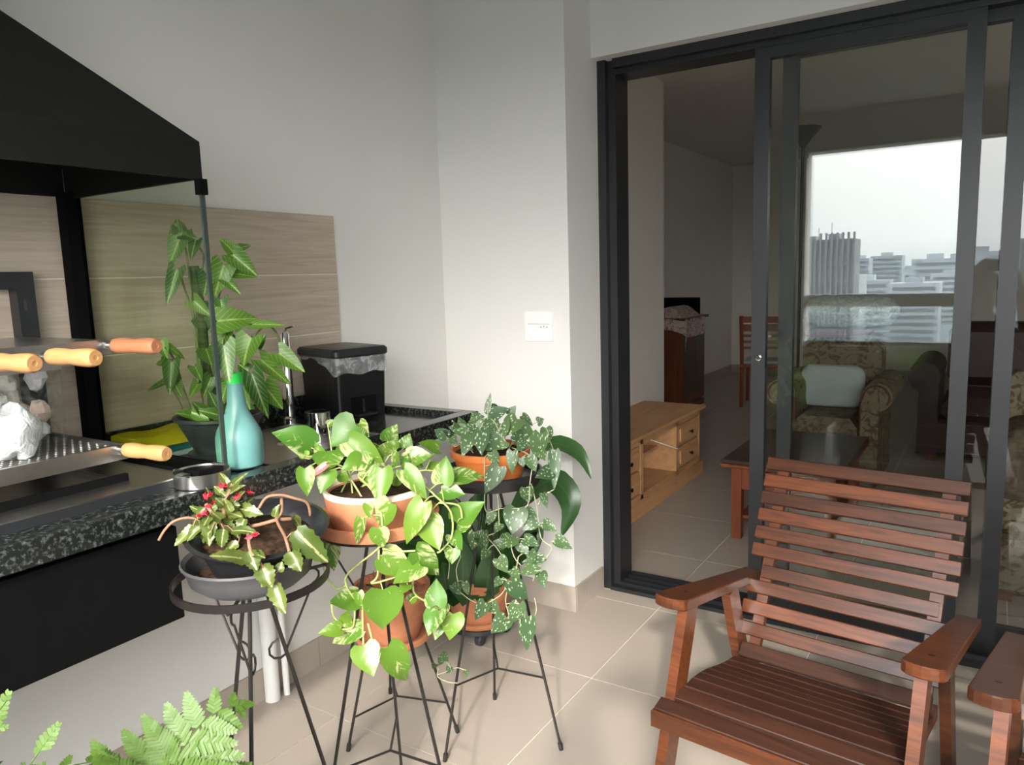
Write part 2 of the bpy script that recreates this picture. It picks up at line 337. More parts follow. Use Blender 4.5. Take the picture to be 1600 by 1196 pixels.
def leafmat(name, kind, ca, cb_, pale, transl=.3, rough=.38):
    m, t, b = newmat(name); setp(b, rough, 0, .45); out = t.nodes['Material Output']
    uv = N(t, 'ShaderNodeUVMap'); oi = N(t, 'ShaderNodeObjectInfo'); sp = N(t, 'ShaderNodeSeparateXYZ'); t.links.new(uv.outputs[0], sp.inputs[0])
    mixb = N(t, 'ShaderNodeMix', data_type='RGBA'); t.links.new(oi.outputs['Random'], mixb.inputs[0]); mixb.inputs[6].default_value = ca + (1,); mixb.inputs[7].default_value = cb_ + (1,)
    def math_(op, a, bv, clamp=False):
        q = N(t, 'ShaderNodeMath', operation=op); q.use_clamp = clamp
        for k, x in ((0, a), (1, bv)):
            if x is None: continue
            if isinstance(x, (int, float)): q.inputs[k].default_value = x
            else: t.links.new(x, q.inputs[k])
        return q.outputs[0]
    u = math_('ABSOLUTE', math_('SUBTRACT', sp.outputs[0], .5), None)
    seed = math_('MULTIPLY', oi.outputs['Random'], 61.7); cv = N(t, 'ShaderNodeCombineXYZ')
    if kind == 'pothos':
        # streaks that run obliquely from the midrib
        t.links.new(math_('ADD', math_('MULTIPLY', sp.outputs[0], 3.0), seed), cv.inputs[0]); t.links.new(math_('MULTIPLY', math_('SUBTRACT', sp.outputs[1], math_('MULTIPLY', u, .9)), 5.5), cv.inputs[1]); t.links.new(seed, cv.inputs[2])
        n = N(t, 'ShaderNodeTexNoise', Scale=1.0, Detail=5.0, Roughness=.65); t.links.new(cv.outputs[0], n.inputs['Vector'])
        frac = math_('FRACT', math_('MULTIPLY', oi.outputs['Random'], 13.37), None)
        side = math_('MULTIPLY', math_('SUBTRACT', sp.outputs[0], .5), math_('SUBTRACT', math_('FRACT', math_('MULTIPLY', oi.outputs['Random'], 29.1), None), .5))
        th = math_('ADD', math_('SUBTRACT', n.outputs['Fac'], math_('ADD', math_('MULTIPLY', frac, -.15), .63)), math_('MULTIPLY', side, .95))
        f = math_('MULTIPLY', th, 9.0, True)
    elif kind == 'silver':
        t.links.new(math_('ADD', math_('MULTIPLY', sp.outputs[0], 7.5), seed), cv.inputs[0]); t.links.new(math_('ADD', math_('MULTIPLY', sp.outputs[1], 6.0), seed), cv.inputs[1])
        n = N(t, 'ShaderNodeTexVoronoi', Scale=1.0, Randomness=1.0); t.links.new(cv.outputs[0], n.inputs['Vector'])
        n2 = N(t, 'ShaderNodeTexNoise', Scale=2.6); t.links.new(cv.outputs[0], n2.inputs['Vector'])
        f = math_('MULTIPLY', math_('SUBTRACT', math_('ADD', math_('MULTIPLY', n2.outputs['Fac'], .55), .06), n.outputs['Distance']), 9.0, True)
        edge = math_('MULTIPLY', math_('LESS_THAN', u, .43), math_('GREATER_THAN', u, .035))
        f = math_('MULTIPLY', f, edge)
    elif kind == 'veined':
        w = math_('SINE', math_('MULTIPLY', math_('SUBTRACT', sp.outputs[1], math_('MULTIPLY', u, .8)), 46.0), None)
        vein = math_('MULTIPLY', math_('SUBTRACT', w, .72), 3.0, True)
        mid = math_('LESS_THAN', u, .035)
        t.links.new(math_('ADD', math_('MULTIPLY', sp.outputs[0], 3.0), seed), cv.inputs[0]); t.links.new(math_('MULTIPLY', sp.outputs[1], 3.5), cv.inputs[1])
        n = N(t, 'ShaderNodeTexNoise', Scale=1.5, Detail=3.0); t.links.new(cv.outputs[0], n.inputs['Vector'])
        f = math_('MAXIMUM', math_('MULTIPLY', vein, .65), mid)
        f = math_('MULTIPLY', f, math_('MULTIPLY', n.outputs['Fac'], 1.3), True)
    elif kind == 'cream':
        t.links.new(math_('ADD', math_('MULTIPLY', sp.outputs[0], 4.0), seed), cv.inputs[0]); t.links.new(math_('MULTIPLY', sp.outputs[1], 5.0), cv.inputs[1])
        n = N(t, 'ShaderNodeTexNoise', Scale=1.3, Detail=3.0); t.links.new(cv.outputs[0], n.inputs['Vector'])
        f = math_('MAXIMUM', math_('MULTIPLY', math_('SUBTRACT', math_('ADD', n.outputs['Fac'], math_('MULTIPLY', u, .55)), .90), 6.0, True), math_('MULTIPLY', math_('MULTIPLY', math_('LESS_THAN', u, .05), math_('GREATER_THAN', n.outputs['Fac'], .42)), .75))
    else:
        f = math_('LESS_THAN', u, .03)
    mixp = N(t, 'ShaderNodeMix', data_type='RGBA'); t.links.new(f, mixp.inputs[0]); t.links.new(mixb.outputs[2], mixp.inputs[6]); mixp.inputs[7].default_value = pale + (1,)
    t.links.new(mixp.outputs[2], b.inputs['Base Color'])
    tl = N(t, 'ShaderNodeBsdfTranslucent'); t.links.new(mixp.outputs[2], tl.inputs[0]); ms = N(t, 'ShaderNodeMixShader'); ms.inputs[0].default_value = transl
    t.links.new(b.outputs[0], ms.inputs[1]); t.links.new(tl.outputs[0], ms.inputs[2]); t.links.new(ms.outputs[0], out.inputs[0]); return m
MT['L_pothos'] = leafmat('pothos_leaf', 'pothos', (.140, .245, .026), (.060, .165, .018), (.43, .46, .23))
MT['L_silver'] = leafmat('silver_spotted_leaf', 'silver', (.042, .088, .036), (.070, .125, .044), (.40, .47, .31), .2, .42)
MT['L_vein'] = leafmat('pale_veined_leaf', 'veined', (.022, .085, .012), (.10, .21, .022), (.34, .46, .12), .25)
MT['L_begonia'] = leafmat('cream_edged_leaf', 'cream', (.050, .078, .014), (.105, .135, .026), (.30, .30, .15), .15)
MT['L_dark'] = leafmat('glossy_dark_leaf', 'plain', (.025, .075, .02), (.035, .095, .025), (.05, .12, .035), .15, .3)
MT['L_red'] = leafmat('red_leaf', 'plain', (.42, .10, .09), (.42, .10, .09), (.30, .05, .06), .15)
MT['L_fern'] = leafmat('pale_green_frond', 'plain', (.085, .165, .026), (.11, .19, .03), (.07, .14, .022), .35, .5)

# ------------------------------------------------------------------ leaves
SHAPES = {
    'heart': ([0, .06, .18, .36, .58, .8, .93, 1], [.55, .86, 1.0, .95, .72, .36, .12, 0], .13),
    'ovate': ([0, .08, .22, .42, .62, .82, .94, 1], [.18, .62, .95, 1.0, .80, .42, .14, 0], .03),
    'arrow': ([0, .06, .16, .34, .56, .78, .92, 1], [.70, 1.0, .92, .80, .62, .34, .13, 0], .22),
    'begonia': ([0, .07, .15, .22, .32, .40, .50, .57, .68, .75, .86, .91, 1], [.30, .80, .78, 1.0, .82, .96, .74, .84, .55, .62, .30, .30, 0], .06),
    'round': ([0, .08, .22, .42, .62, .82, .94, 1], [.4, .78, 1.0, 1.0, .86, .55, .25, 0], .06)}
def leaf_geo(mb, base, tip, w, n, shape, fold=.25, curl=.08, wave=0., rnd=None):
    T, Wd, lobe = SHAPES[shape]; base = Vector(base); tip = Vector(tip)
    d = tip - base; L = d.length; d.normalize(); s = d.cross(n); s.normalize(); n = s.cross(d)
    A = (-1, -.55, 0, .55, 1); P = []; UV = []
    for i, (tt, ww) in enumerate(zip(T, Wd)):
        for a in A:
            hw = ww * w / 2; back = lobe * L * abs(a) * max(0, 1 - tt / .25)
            q = base + d * (tt * L - back) + s * (a * hw) + n * (fold * (abs(a) ** 1.3) * hw + curl * L * 4 * tt * (1 - tt) * .5 - curl * L * tt * tt)
            if wave: q += n * (wave * hw * math.sin(9 * tt + 3 * a + (rnd or 0)) * abs(a))
            P.append(q); UV.append((.5 + a * .5 * max(.15, ww), tt))
    m = len(A); fs = []
    for i in range(len(T) - 1):
        for j in range(m - 1): fs.append((i * m + j, i * m + j + 1, (i + 1) * m + j + 1, (i + 1) * m + j))
    b = mb.add(P, fs, 0)
    for k, uvc in enumerate(UV): mb.uv[b + k] = uvc
WS = {'heart': 1.34, 'arrow': 1.42, 'begonia': 1.25, 'ovate': 1.2, 'round': 1.2}
def near_on(poly, p):
    best = None
    for a, b in zip(poly[:-1], poly[1:]):
        ab = b - a; t = max(0, min(1, (p - a).dot(ab) / max(1e-9, ab.length_squared))); q = a + ab * t
        if best is None or (q - p).length < best[0]: best = ((q - p).length, q)
    return best[1]
def plant_leaves(root, anchor, data, mat, stemmat, shape, attach, dfun, ws=1.0, up=.35, toward=1.0, fold=.25, curl=.08, wave=.05, pet=.0013, seed=1, jit=.35, maxpet=.16, tipd=.025):
    """data rows: base px, base py, tip px, tip py, width px[, delta]; attach: list of 3-D polylines (vines) petioles run to"""
    rg = random.Random(seed); out = []
    for row in data:
        bx, by, tx, ty, w = row[:5]; dl = row[5] if len(row) > 5 and row[5] is not None else dfun(bx, by, rg)
        mm = row[6] if len(row) > 6 else mat
        base = at(bx, by, anchor, dl); tip = at(tx, ty, anchor, dl + rg.uniform(-tipd, tipd * 1.6))
        dist = (base - CAM).dot(RZ); wm = w * dist / F * WS[shape] * ws
        toc = (CAM - base).normalized()
        n = (toc * toward + Vector((0, 0, 1)) * up - sdir * .35 + Vector((rg.uniform(-jit, jit), rg.uniform(-jit, jit), rg.uniform(-jit, jit)))).normalized()
        mb = MB(); leaf_geo(mb, base, tip, wm, n, shape, fold * rg.uniform(.6, 1.4), curl * rg.uniform(-.3, 1.6), wave, rg.uniform(0, 6))
        best = None
        for pl in attach:
            q = near_on(pl, base)
            if best is None or (q - base).length < (best - base).length: best = q
        if best is not None and .004 < (best - base).length:
            dv = best - base
            if dv.length > maxpet: best = base + dv.normalized() * maxpet
            mid = (base + best) / 2 + Vector((0, 0, .12 * (best - base).length)); mb.tube([base, mid, best], pet, 4, 1, cap=False)
        o = part('leaf', mb, [mm, stemmat], root, smooth=True, autosm=None); out.append(o)
    return out
def vine(root, name, pts, r, mat, n=5, r2=None):
    # smooth through the points
    Q = []
    for i in range(len(pts) - 1):
        p0 = pts[max(i - 1, 0)]; p1 = pts[i]; p2 = pts[i + 1]; p3 = pts[min(i + 2, len(pts) - 1)]
        for k in range(4):
            u = k / 4; Q.append(.5 * ((2 * p1) + (p2 - p0) * u + (2 * p0 - 5 * p1 + 4 * p2 - p3) * u * u + (3 * p1 - p0 - 3 * p2 + p3) * u ** 3))
    Q.append(pts[-1]); mb = MB(); mb.tube(Q, r, n, r2=r2); part(name, mb, mat, root, smooth=True, autosm=None); return Q

# ================================================================== SETTING
ZC = 2.56; XL = -.604
# balcony floor: grout bed + tiles
mb = MB(); mb.box(-.75, 4.0, -3.4, .30, -.12, -.003); fl = struct('floor', mb, MT['grout'])
tile_me = None
def tiles(parent, x0, x1, y0, y1, mat):
    i0 = math.floor((x0 - .285) / .6); j0 = math.floor((y0 - .171) / .6); base = None
    for i in range(i0, math.ceil((x1 - .285) / .6)):
        for j in range(j0, math.ceil((y1 - .171) / .6)):
            ax = max(x0, .285 + i * .6 + .002); bx = min(x1, .285 + (i + 1) * .6 - .002); ay = max(y0, .171 + j * .6 + .002); by = min(y1, .171 + (j + 1) * .6 - .002)
            if bx - ax < .01 or by - ay < .01: continue
            q = MB(); q.box(ax, bx, ay, by, -.003, 0); part('tile', q, mat, parent)
tiles(fl, -.604, 3.3, -3.2, .262, MT['tile'])
mb = MB(); mb.box(-2.4, 4.1, .44, 7.6, -.12, -.003); fl2 = struct('floor', mb, MT['grout'])
tiles(fl2, -1.55, 4.0, .44, 7.5, MT['tile'])
mb = MB(); mb.box(-.75, XL, -3.4, .2, 0, ZC); struct('wall_left', mb, MT['wall'])
mb = MB(); mb.box(XL, 0, 0, .42, 0, ZC); struct('wall_back', mb, MT['wall'])
mb = MB(); mb.box(0, 4.0, .218, .42, 2.2, ZC); struct('wall_lintel', mb, MT['wall'])
mb = MB(); mb.box(3.3, 3.45, -3.4, .42, 0, ZC); struct('wall_right', mb, MT['wall'])
mb = MB(); mb.box(-.75, 4.0, -3.4, .42, ZC, ZC + .2); struct('ceiling', mb, MT['ceil'])
mb = MB(); mb.box(XL, .09, -3.4, -3.2, 0, ZC); struct('wall_front_pillar', mb, MT['wall'])
mb = MB(); mb.box(.09, 4.0, -3.4, -3.2, 2.263, ZC); struct('wall_front_beam', mb, MT['wall'])
mb = MB(); mb.box(.09, 4.0, -3.36, -3.2, -.3, .72); mb.box(.09, 4.0, -3.38, -3.18, .72, .74); struct('wall_front_parapet', mb, MT['concrete'])
# living room shell
mb = MB(); mb.box(-.85, -.672, .42, 2.74, 0, 2.75); struct('wall_living_left_near', mb, MT['inwall'])
mb = MB(); mb.box(-1.7, -.85, 2.60, 2.74, 0, 2.75); struct('wall_living_return', mb, MT['inwall'])
mb = MB(); mb.box(-1.7, -1.55, 2.74, 7.6, 0, 2.75); struct('wall_living_left_far', mb, MT['inwall'])
mb = MB(); mb.box(-1.7, 4.1, 7.5, 7.65, 0, 2.75); struct('wall_living_back', mb, MT['inwall'])
mb = MB(); mb.box(4.0, 4.15, .42, 7.6, 0, 2.75); struct('wall_living_right', mb, MT['inwall'])
mb = MB(); mb.box(-1.7, 4.15, .42, 7.65, 2.705, 2.85); struct('ceiling', mb, MT['inwall'])
mb = MB(); mb.box(-.672, 0, .42, .44, 0, 2.705); mb.box(0, 4.0, .42, .44, 2.2, 2.705); struct('wall_living_front', mb, MT['inwall'])
# baseboards of tile
def bb_run(name, p0, p1, nrm, joints, mat=MT['tile'], h=.105):
    root = thing(name, (p0[0], p0[1], 0), None, None); root['kind'] = 'structure'
    p0 = Vector((p0[0], p0[1], 0)); p1 = Vector((p1[0], p1[1], 0)); d = (p1 - p0); L = d.length; d.normalize(); nv = Vector((nrm[0], nrm[1], 0)); cuts = [0] + joints + [L]
    for a, b in zip(cuts[:-1], cuts[1:]):
        A = p0 + d * (a + .001); B = p0 + d * (b - .001); q = MB(); c = [A, B, B + nv * .009, A + nv * .009]
        q.add([v for v in c] + [v + Vector((0, 0, h)) for v in c], [(3, 2, 1, 0), (4, 5, 6, 7), (0, 1, 5, 4), (1, 2, 6, 5), (2, 3, 7, 6), (3, 0, 4, 7)])
        part('tile', q, mat, root)
bb_run('baseboard_left', (XL, -3.2), (XL, -.001), (1, 0), [.57, 1.17, 1.77, 2.37, 2.97])
bb_run('baseboard_back', (XL + .01, 0), (.009, 0), (0, -1), [.3])
bb_run('baseboard_pillar', (0, 0), (0, .25), (1, 0), [.105])
bb_run('baseboard_living_left', (-1.55, 2.74), (-1.55, 7.49), (1, 0), [.6, 1.2, 1.8, 2.4, 3.0, 3.6, 4.2])
bb_run('baseboard_living_back', (-1.54, 7.5), (3.9, 7.5), (0, -1), [.6, 1.2, 1.8, 2.4, 3.0, 3.6, 4.2, 4.8])
bb_run('baseboard_living_near', (-.672, .45), (-.672, 2.74), (1, 0), [.6, 1.2, 1.8])

# sliding door
dr = thing('door_1', (0, .32, 0), None, None); dr['kind'] = 'structure'
q = MB(); q.box(0, .035, .27, .44, 0, 2.2); q.box(.035, .066, .30, .42, 0, 2.2); part('jamb', q, MT['frame'], dr)
q = MB(); q.box(.066, 3.3, .27, .44, 2.165, 2.2); q.box(.066, 3.3, .30, .42, 2.145, 2.165); part('head_rail', q, MT['frame'], dr)
q = MB(); q.box(.035, 3.3, .262, .445, 0, .016)
for yy in (.30, .345, .39, .43): q.box(.066, 3.3, yy - .005, yy + .005, .016, .032)
part('sill_track', q, MT['frame'], dr)
def sash(x0, x1, y, sl=.052, sr=.052):
    q = MB(); z0, z1 = .03, 2.15; h = .017
    q.box(x0, x0 + sl, y - h, y + h, z0, z1, bev=.002); q.box(x1 - sr, x1, y - h, y + h, z0, z1, bev=.002)
    q.box(x0 + sl, x1 - sr, y - h, y + h, z0, z0 + .075, bev=.002); q.box(x0 + sl, x1 - sr, y - h, y + h, z1 - .045, z1, bev=.002)
    s_ = part('sash', q, MT['frame'], dr)
    g = MB(); g.box(x0 + sl - .004, x1 - sr + .004, y - .003, y + .003, z0 + .07, z1 - .04); part('glass_pane', g, MT['doorglass'], s_); return s_
sA = sash(.612, 1.319, .322); sB = sash(.70, 1.44, .367); sC = sash(1.385, 2.15, .412); sD = sash(2.12, 3.28, .367)
q = MB(); ml_ = Matrix.Translation((.640, .3045, 1.03)) @ Matrix.Rotation(PI / 2, 4, 'X'); q.lathe([(.0, .006), (.006, .006), (.0075, .003), (.011, .002), (.012, 0)], n=16, mat=ml_); part('keyhole', q, MT['chrome'], sA, smooth=True)

# outlet on the pillar wall
t_ = thing('wall_outlet', (-.135, 0, 1.165), 'white wall plate with one switch and one socket on the pillar wall', 'outlet')
q = MB(); q.box(-.197, -.073, -.009, 0, 1.105, 1.225, bev=.002); part('plate', q, MT['plastic'], t_)
q = MB(); q.box(-.184, -.136, -.0125, -.008, 1.151, 1.173, bev=.001); part('switch', q, MT['plastic'], t_)
q = MB(); q.box(-.132, -.086, -.0115, -.008, 1.151, 1.173, bev=.001); so = part('socket', q, MT['plastic'], t_)
q = MB()
for dx, dz in ((-.122, 0), (-.109, .003), (-.096, 0)): q.lathe([(.0024, 0), (.0024, .0006)], n=8, mat=Matrix.Translation((dx, -.0114, 1.162 + dz)) @ Matrix.Rotation(PI / 2, 4, 'X'))
part('pin_hole', q, MT['hole'], so)
q = MB(); q.box(-.185, -.086, -.0095, -.0089, 1.1735, 1.1748); part('seam', q, MT['hole'], t_)

# wood-look splash tiles on the left wall
sp_ = thing('backsplash', (XL, -.63, .985), 'beige wood-look tile backsplash in three long courses behind the counter', 'backsplash')
for (z0, z1) in ((1.392, 1.592), (1.189, 1.389), (.986, 1.186)):
    for (y0, y1) in ((-1.83, -.63), (-3.03, -1.832)):
        q = MB(); q.box(XL, XL + .011, y0, y1, z0, z1, bev=.0012); part('tile', q, MT['splash'], sp_)
q = MB(); q.box(XL, XL + .0085, -3.03, -.6315, .984, 1.591); part('grout_bed', q, MT['grout'], sp_)

# granite worktop
ZK = .935; XF = -.012; YE = -.615
ct = thing('granite_countertop', (XF, YE, ZK), 'speckled black granite countertop with raised rim and front apron along the left wall', 'countertop')
q = MB(); q.box(XL, XF - .051, -3.1, YE - .046, .900, .918)
part('slab', q, MT['granite'], ct)
q = MB(); q.box(XF - .05, XF, -3.1, YE, .885, ZK, bev=.002); part('front_rim', q, MT['granite'], ct)
q = MB(); q.box(XL, XF - .0505, YE - .045, YE, .885, ZK, bev=.002); part('end_rim', q, MT['granite'], ct)
q = MB(); q.box(XL, XL + .02, -3.1, YE - .0455, .918, .985, bev=.002); part('upstand', q, MT['granite'], ct)
q = MB(); q.box(XL, XF - .051, -3.1, -1.50, .918, ZK); part('raised_deck', q, MT['granite'], ct)
q = MB(); S0 = (-.47, -.075, -1.36, -.98)
x0, x1, y0, y1 = S0
q.box(x0, x1, y0, y1, .780, .784); q.box(x0, x0 + .004, y0, y1, .784, .920); q.box(x1 - .004, x1, y0, y1, .784, .920); q.box(x0, x1, y0, y0 + .004, .784, .920); q.box(x0, x1, y1 - .004, y1, .784, .920)
# black under-counter cabinet
cb_ = thing('wall_cabinet', (-.045, -1.68, .66), 'flat matt black cabinet hung under the granite counter', 'cabinet')
q = MB(); q.box(XL, -.05, -3.1, -1.69, .67, .884); part('body', q, MT['black'], cb_)
q = MB(); q.box(-.05, -.03, -3.1, -1.685, .672, .872, bev=.002); part('front_panel', q, MT['black'], cb_)
# steel sink (set in the slab)
sk = thing('sink_basin', (-.27, -1.17, .918), 'shallow stainless steel sink basin set into the granite counter', 'sink')
q = MB(); q.box(x0, x1, y0, y1, .9182, .9192); q.box(x0 - .012, x1 + .012, y0 - .012, y0, .918, .9215); q.box(x0 - .012, x1 + .012, y1, y1 + .012, .918, .9215); q.box(x0 - .012, x0, y0, y1, .918, .9215); q.box(x1, x1 + .012, y0, y1, .918, .9215)
part('basin', q, MT['steel'], sk)
q = MB(); q.lathe([(0, .0035), (.02, .0035), (.034, .002), (.036, 0)], c=(-.27, -1.17, .9192), n=24); part('drain', q, MT['chrome'], sk, smooth=True)
# tap
fx, fy = -.535, -.935
tp = thing('kitchen_tap', (fx, fy, .918), 'tall chrome kitchen tap with a small lever on top', 'tap')
q = MB(); q.lathe([(.026, 0), (.026, .012), (.0165, .018), (.0155, .285), (.013, .29), (0, .29)], c=(fx, fy, .918), n=20); part('column', q, MT['chrome'], tp, smooth=True)
q = MB(); q.tube([(fx, fy, 1.207), (fx + .006, fy + .004, 1.22), (fx + .032, fy + .012, 1.228)], .0045, 8, r2=.003); part('lever', q, MT['chrome'], tp, smooth=True)
q = MB(); q.tube([(fx, fy, 1.15), (fx + .05, fy - .035, 1.153), (fx + .10, fy - .07, 1.15), (fx + .12, fy - .085, 1.135)], .009, 10); part('spout', q, MT['chrome'], tp, smooth=True)

# ================================================================== BARBECUE
bq = thing('barbecue_hood', (-.06, -1.53, 1.587), 'black steel barbecue hood with sloped top and tinted glass side over the counter', 'hood')
def shell(pts, th=.004): q = MB(); q.add(pts, [tuple(range(len(pts)))]); return q
YH = -1.53; YL = -2.62; XH = -.06
q = MB(); q.box(XH - .012, XH, YL, YH, 1.587, 1.664); part('fascia', q, MT['hood'], bq)
q = MB(); q.box(XL + .012, XH - .012, YH - .012, YH, 1.587, 1.664); part('side_fascia', q, MT['hood'], bq)
q = MB(); q.box(XL + .012, XH - .012, YL, YL + .012, 1.587, 1.664); part('side_fascia', q, MT['hood'], bq)
A_ = [(XH, YH, 1.664), (XH, YL, 1.664), (XL, YL, 1.664), (XL, YH, 1.664)]; B_ = [(-.36, -1.83, 1.967), (-.36, -2.32, 1.967), (XL, -2.32, 1.967), (XL, -1.83, 1.967)]
def slab4(p, th=.006):
    p = [Vector(v) for v in p]; n = (p[1] - p[0]).cross(p[2] - p[0]).normalized() * th; q = MB()
    q.add(p + [v - n for v in p], [(0, 1, 2, 3), (7, 6, 5, 4), (0, 4, 5, 1), (1, 5, 6, 2), (2, 6, 7, 3), (3, 7, 4, 0)]); return q
part('front_slope', slab4([A_[1], A_[0], B_[0], B_[1]]), MT['hood'], bq); part('side_slope', slab4([A_[0], A_[3], B_[3], B_[0]]), MT['hood'], bq); part('side_slope', slab4([A_[2], A_[1], B_[1], B_[2]]), MT['hood'], bq)
q = MB(); q.box(XL, -.36, -2.32, -1.83, 1.967, 2.56); part('chimney', q, MT['hood'], bq)
q = MB(); q.box(XL + .001, XL + .012, YL, YH - .013, 1.593, 1.96); part('back_panel', q, MT['hood'], bq)
q = MB(); q.box(XL + .011, -.555, -1.565, -1.525, .935, 1.60); part('rear_post', q, MT['black'], bq)
q = MB(); q.box(-.555, -.069, YH - .004, YH + .004, .962, 1.588); part('glass_side', q, MT['bbqglass'], bq)
q = MB(); q.box(-.069, -.063, YH - .005, YH + .005, .962, 1.588); part('glass_edge', q, plain('dark_green_glass_edge', (.03, .045, .04), .15, spec=.8), bq)
q = MB(); q.box(-.075, -.058, YH - .010, YH + .010, 1.555, 1.588); part('clamp', q, MT['black'], bq)
q = MB(); q.box(-.58, -.062, -1.600, -1.522, .935, .962, bev=.002); part('glass_channel', q, MT['black'], bq)
bs = thing('barbecue', (-.085, -1.62, ZK), 'stainless barbecue fire tray with black rim sunk in the granite counter', 'barbecue')
q = MB(); q.box(-.095, -.085, -2.7, -1.605, ZK, .9535); q.box(-.58, -.095, -1.612, -1.605, ZK, .9535); part('rim_face', q, MT['frame'], bs)
q = MB(); q.box(-.165, -.085, -2.7, -1.605, .9535, .9565); q.box(-.58, -.165, -1.70, -1.605, .9535, .9565); part('top_plate', q, MT['steel'], bs)
q = MB(); q.box(-.172, -.160, -2.7, -1.70, .940, .972); part('black_lip', q, MT['black'], bs)
q = MB(); q.box(-.58, -.172, -2.7, -1.705, .937, .941); q.box(-.58, -.172, -1.705, -1.700, .937, .9535); part('fire_tray', q, MT['steel'], bs)
lf = thing('grill_lifter', (-.58, -1.675, .9565), 'black square-tube grill lifting frame standing against the splash tiles', 'frame')
q = MB(); q.box(-.593, -.553, -1.697, -1.657, .9565, 1.408); part('upright', q, MT['frame'], lf)
q = MB(); q.box(-.593, -.553, -2.52, -2.48, .9415, 1.408); part('upright', q, MT['frame'], lf)
q = MB(); q.box(-.593, -.553, -2.48, -1.697, 1.368, 1.408); part('crossbar', q, MT['frame'], lf)
q = MB()
for zz in (1.33, 1.16, 1.00): q.box(-.553, -.5525, -1.685, -1.679, zz - .012, zz + .012)
part('slot', q, MT['hole'], lf)
def handle_geo(q, x, y, z, L=.128, r=.0165, dy=.13):
    prof = [(0, 0), (.010, 0), (.0145, .006), (r, .02), (r * .98, .045), (r * .86, .064), (r * .97, .085), (r * 1.03, .108), (r * .98, .122), (r * .8, L), (.0045, L), (.004, L - .001), (0, L - .001)]
    m_ = Matrix.Translation((x, y, z)) @ Matrix.Rotation(math.radians(7), 4, 'Z') @ Matrix.Rotation(PI / 2, 4, 'Y'); q.lathe(prof, n=20, mat=m_)
def ferrule(q, x, y, z): q.lathe([(.006, -.016), (.0085, -.014), (.0095, .002)], n=12, mat=Matrix.Translation((x, y, z)) @ Matrix.Rotation(math.radians(7), 4, 'Z') @ Matrix.Rotation(PI / 2, 4, 'Y'))
# perforated lower grill
gt = thing('perforated_grill_plate', (-.21, -1.67, 1.02), 'perforated steel grill plate with one pale wooden handle, the lowest grill', 'grill')
q = MB(); q.box(-.553, -.215, -2.45, -1.672, 1.014, 1.018); part('plate', q, plain('dull_grey_steel', (.16, .155, .15), .45, .8), gt)
q = MB(); q.box(-.215, -.207, -2.45, -1.668, .993, 1.026); q.box(-.553, -.215, -1.672, -1.668, 1.008, 1.024); part('front_bar', q, MT['steel'], gt)
q = MB()
for i in range(18):
    for j in range(36):
        cx = -.230 - i * .0175; cy = -1.685 - j * .0175 - (i % 2) * .00875; r = .0040
        q.add([(cx + r, cy, 1.0182), (cx, cy + r, 1.0182), (cx - r, cy, 1.0182), (cx, cy - r, 1.0182), (cx, cy, 1.0200)], [(0, 1, 4), (1, 2, 4), (2, 3, 4), (3, 0, 4)])
o = part('perforation', q, plain('punched_steel_glint', (.62, .61, .59), .4, .3), gt); o['kind'] = 'stuff'  # raised dots; their bright colour paints in the highlights at the holes
q = MB(); handle_geo(q, -.188, -1.686, 1.018); part('handle', q, MT['handle'], gt, smooth=True, label='pale turned wooden handle')
q = MB(); ferrule(q, -.190, -1.686, 1.018); q.box(-.215, -.195, -1.692, -1.680, 1.006, 1.02); part('ferrule', q, MT['steel'], gt, smooth=True)
# two upper grills
ga = thing('grill_rack', (-.18, -1.70, 1.245), 'upper steel grill with a reddish wooden handle nearest the glass side', 'grill')
q = MB(); q.box(-.553, -.19, -2.45, -1.695, 1.252, 1.256); part('plate', q, MT['steel'], ga)
q = MB(); q.box(-.196, -.188, -2.45, -1.692, 1.226, 1.257); part('front_bar', q, MT['steel'], ga)
q = MB(); handle_geo(q, -.163, -1.701, 1.245); part('handle', q, MT['handle2'], ga, smooth=True)
q = MB(); ferrule(q, -.165, -1.701, 1.245); q.box(-.19, -.17, -1.706, -1.696, 1.239, 1.251); part('ferrule', q, MT['steel'], ga, smooth=True)
gb = thing('grill_rack', (-.10, -1.87, 1.24), 'upper steel grill with two pale wooden handles side by side', 'grill')
q = MB(); q.box(-.116, -.108, -2.45, -1.835, 1.214, 1.243); q.box(-.553, -.116, -1.843, -1.835, 1.214, 1.222); part('front_bar', q, MT['steel'], gb)
for (hx, hy) in ((-.078, -1.870), (-.096, -1.962)):
    q = MB(); handle_geo(q, hx, hy, 1.242); part('handle', q, MT['handle'], gb, smooth=True)
    q = MB(); ferrule(q, hx - .002, hy, 1.242); q.box(-.110, hx - .012, hy - .007, hy + .003, 1.236, 1.246); part('ferrule', q, MT['steel'], gb, smooth=True)
# clear tub with pale lumps, white bag
jb = thing('clear_tub', (-.43, -1.785, 1.0215), 'clear plastic tub full of pale lumps standing on the perforated grill', 'tub')
def rbox(cx, cy, z0, z1, hx, hy, r, n=5):
    pts = []
    for (sx_, sy_, a0) in ((1, 1, 0), (-1, 1, 90), (-1, -1, 180), (1, -1, 270)):
        for k in range(n): a = math.radians(a0 + 90 * k / (n - 1)); pts.append((cx + sx_ * (hx - r) + r * math.cos(a), cy + sy_ * (hy - r) + r * math.sin(a)))
    return pts
def loft(q, rings, cap0=True, cap1=True, mi=0):
    n = len(rings[0]); P = [p for r in rings for p in r]; fs = []
    for i in range(len(rings) - 1):
        for k in range(n): fs.append((i * n + k, i * n + (k + 1) % n, (i + 1) * n + (k + 1) % n, (i + 1) * n + k))
    if cap0: fs.append(tuple(range(n - 1, -1, -1)))
    if cap1: fs.append(tuple((len(rings) - 1) * n + k for k in range(n)))
    q.add(P, fs, mi)
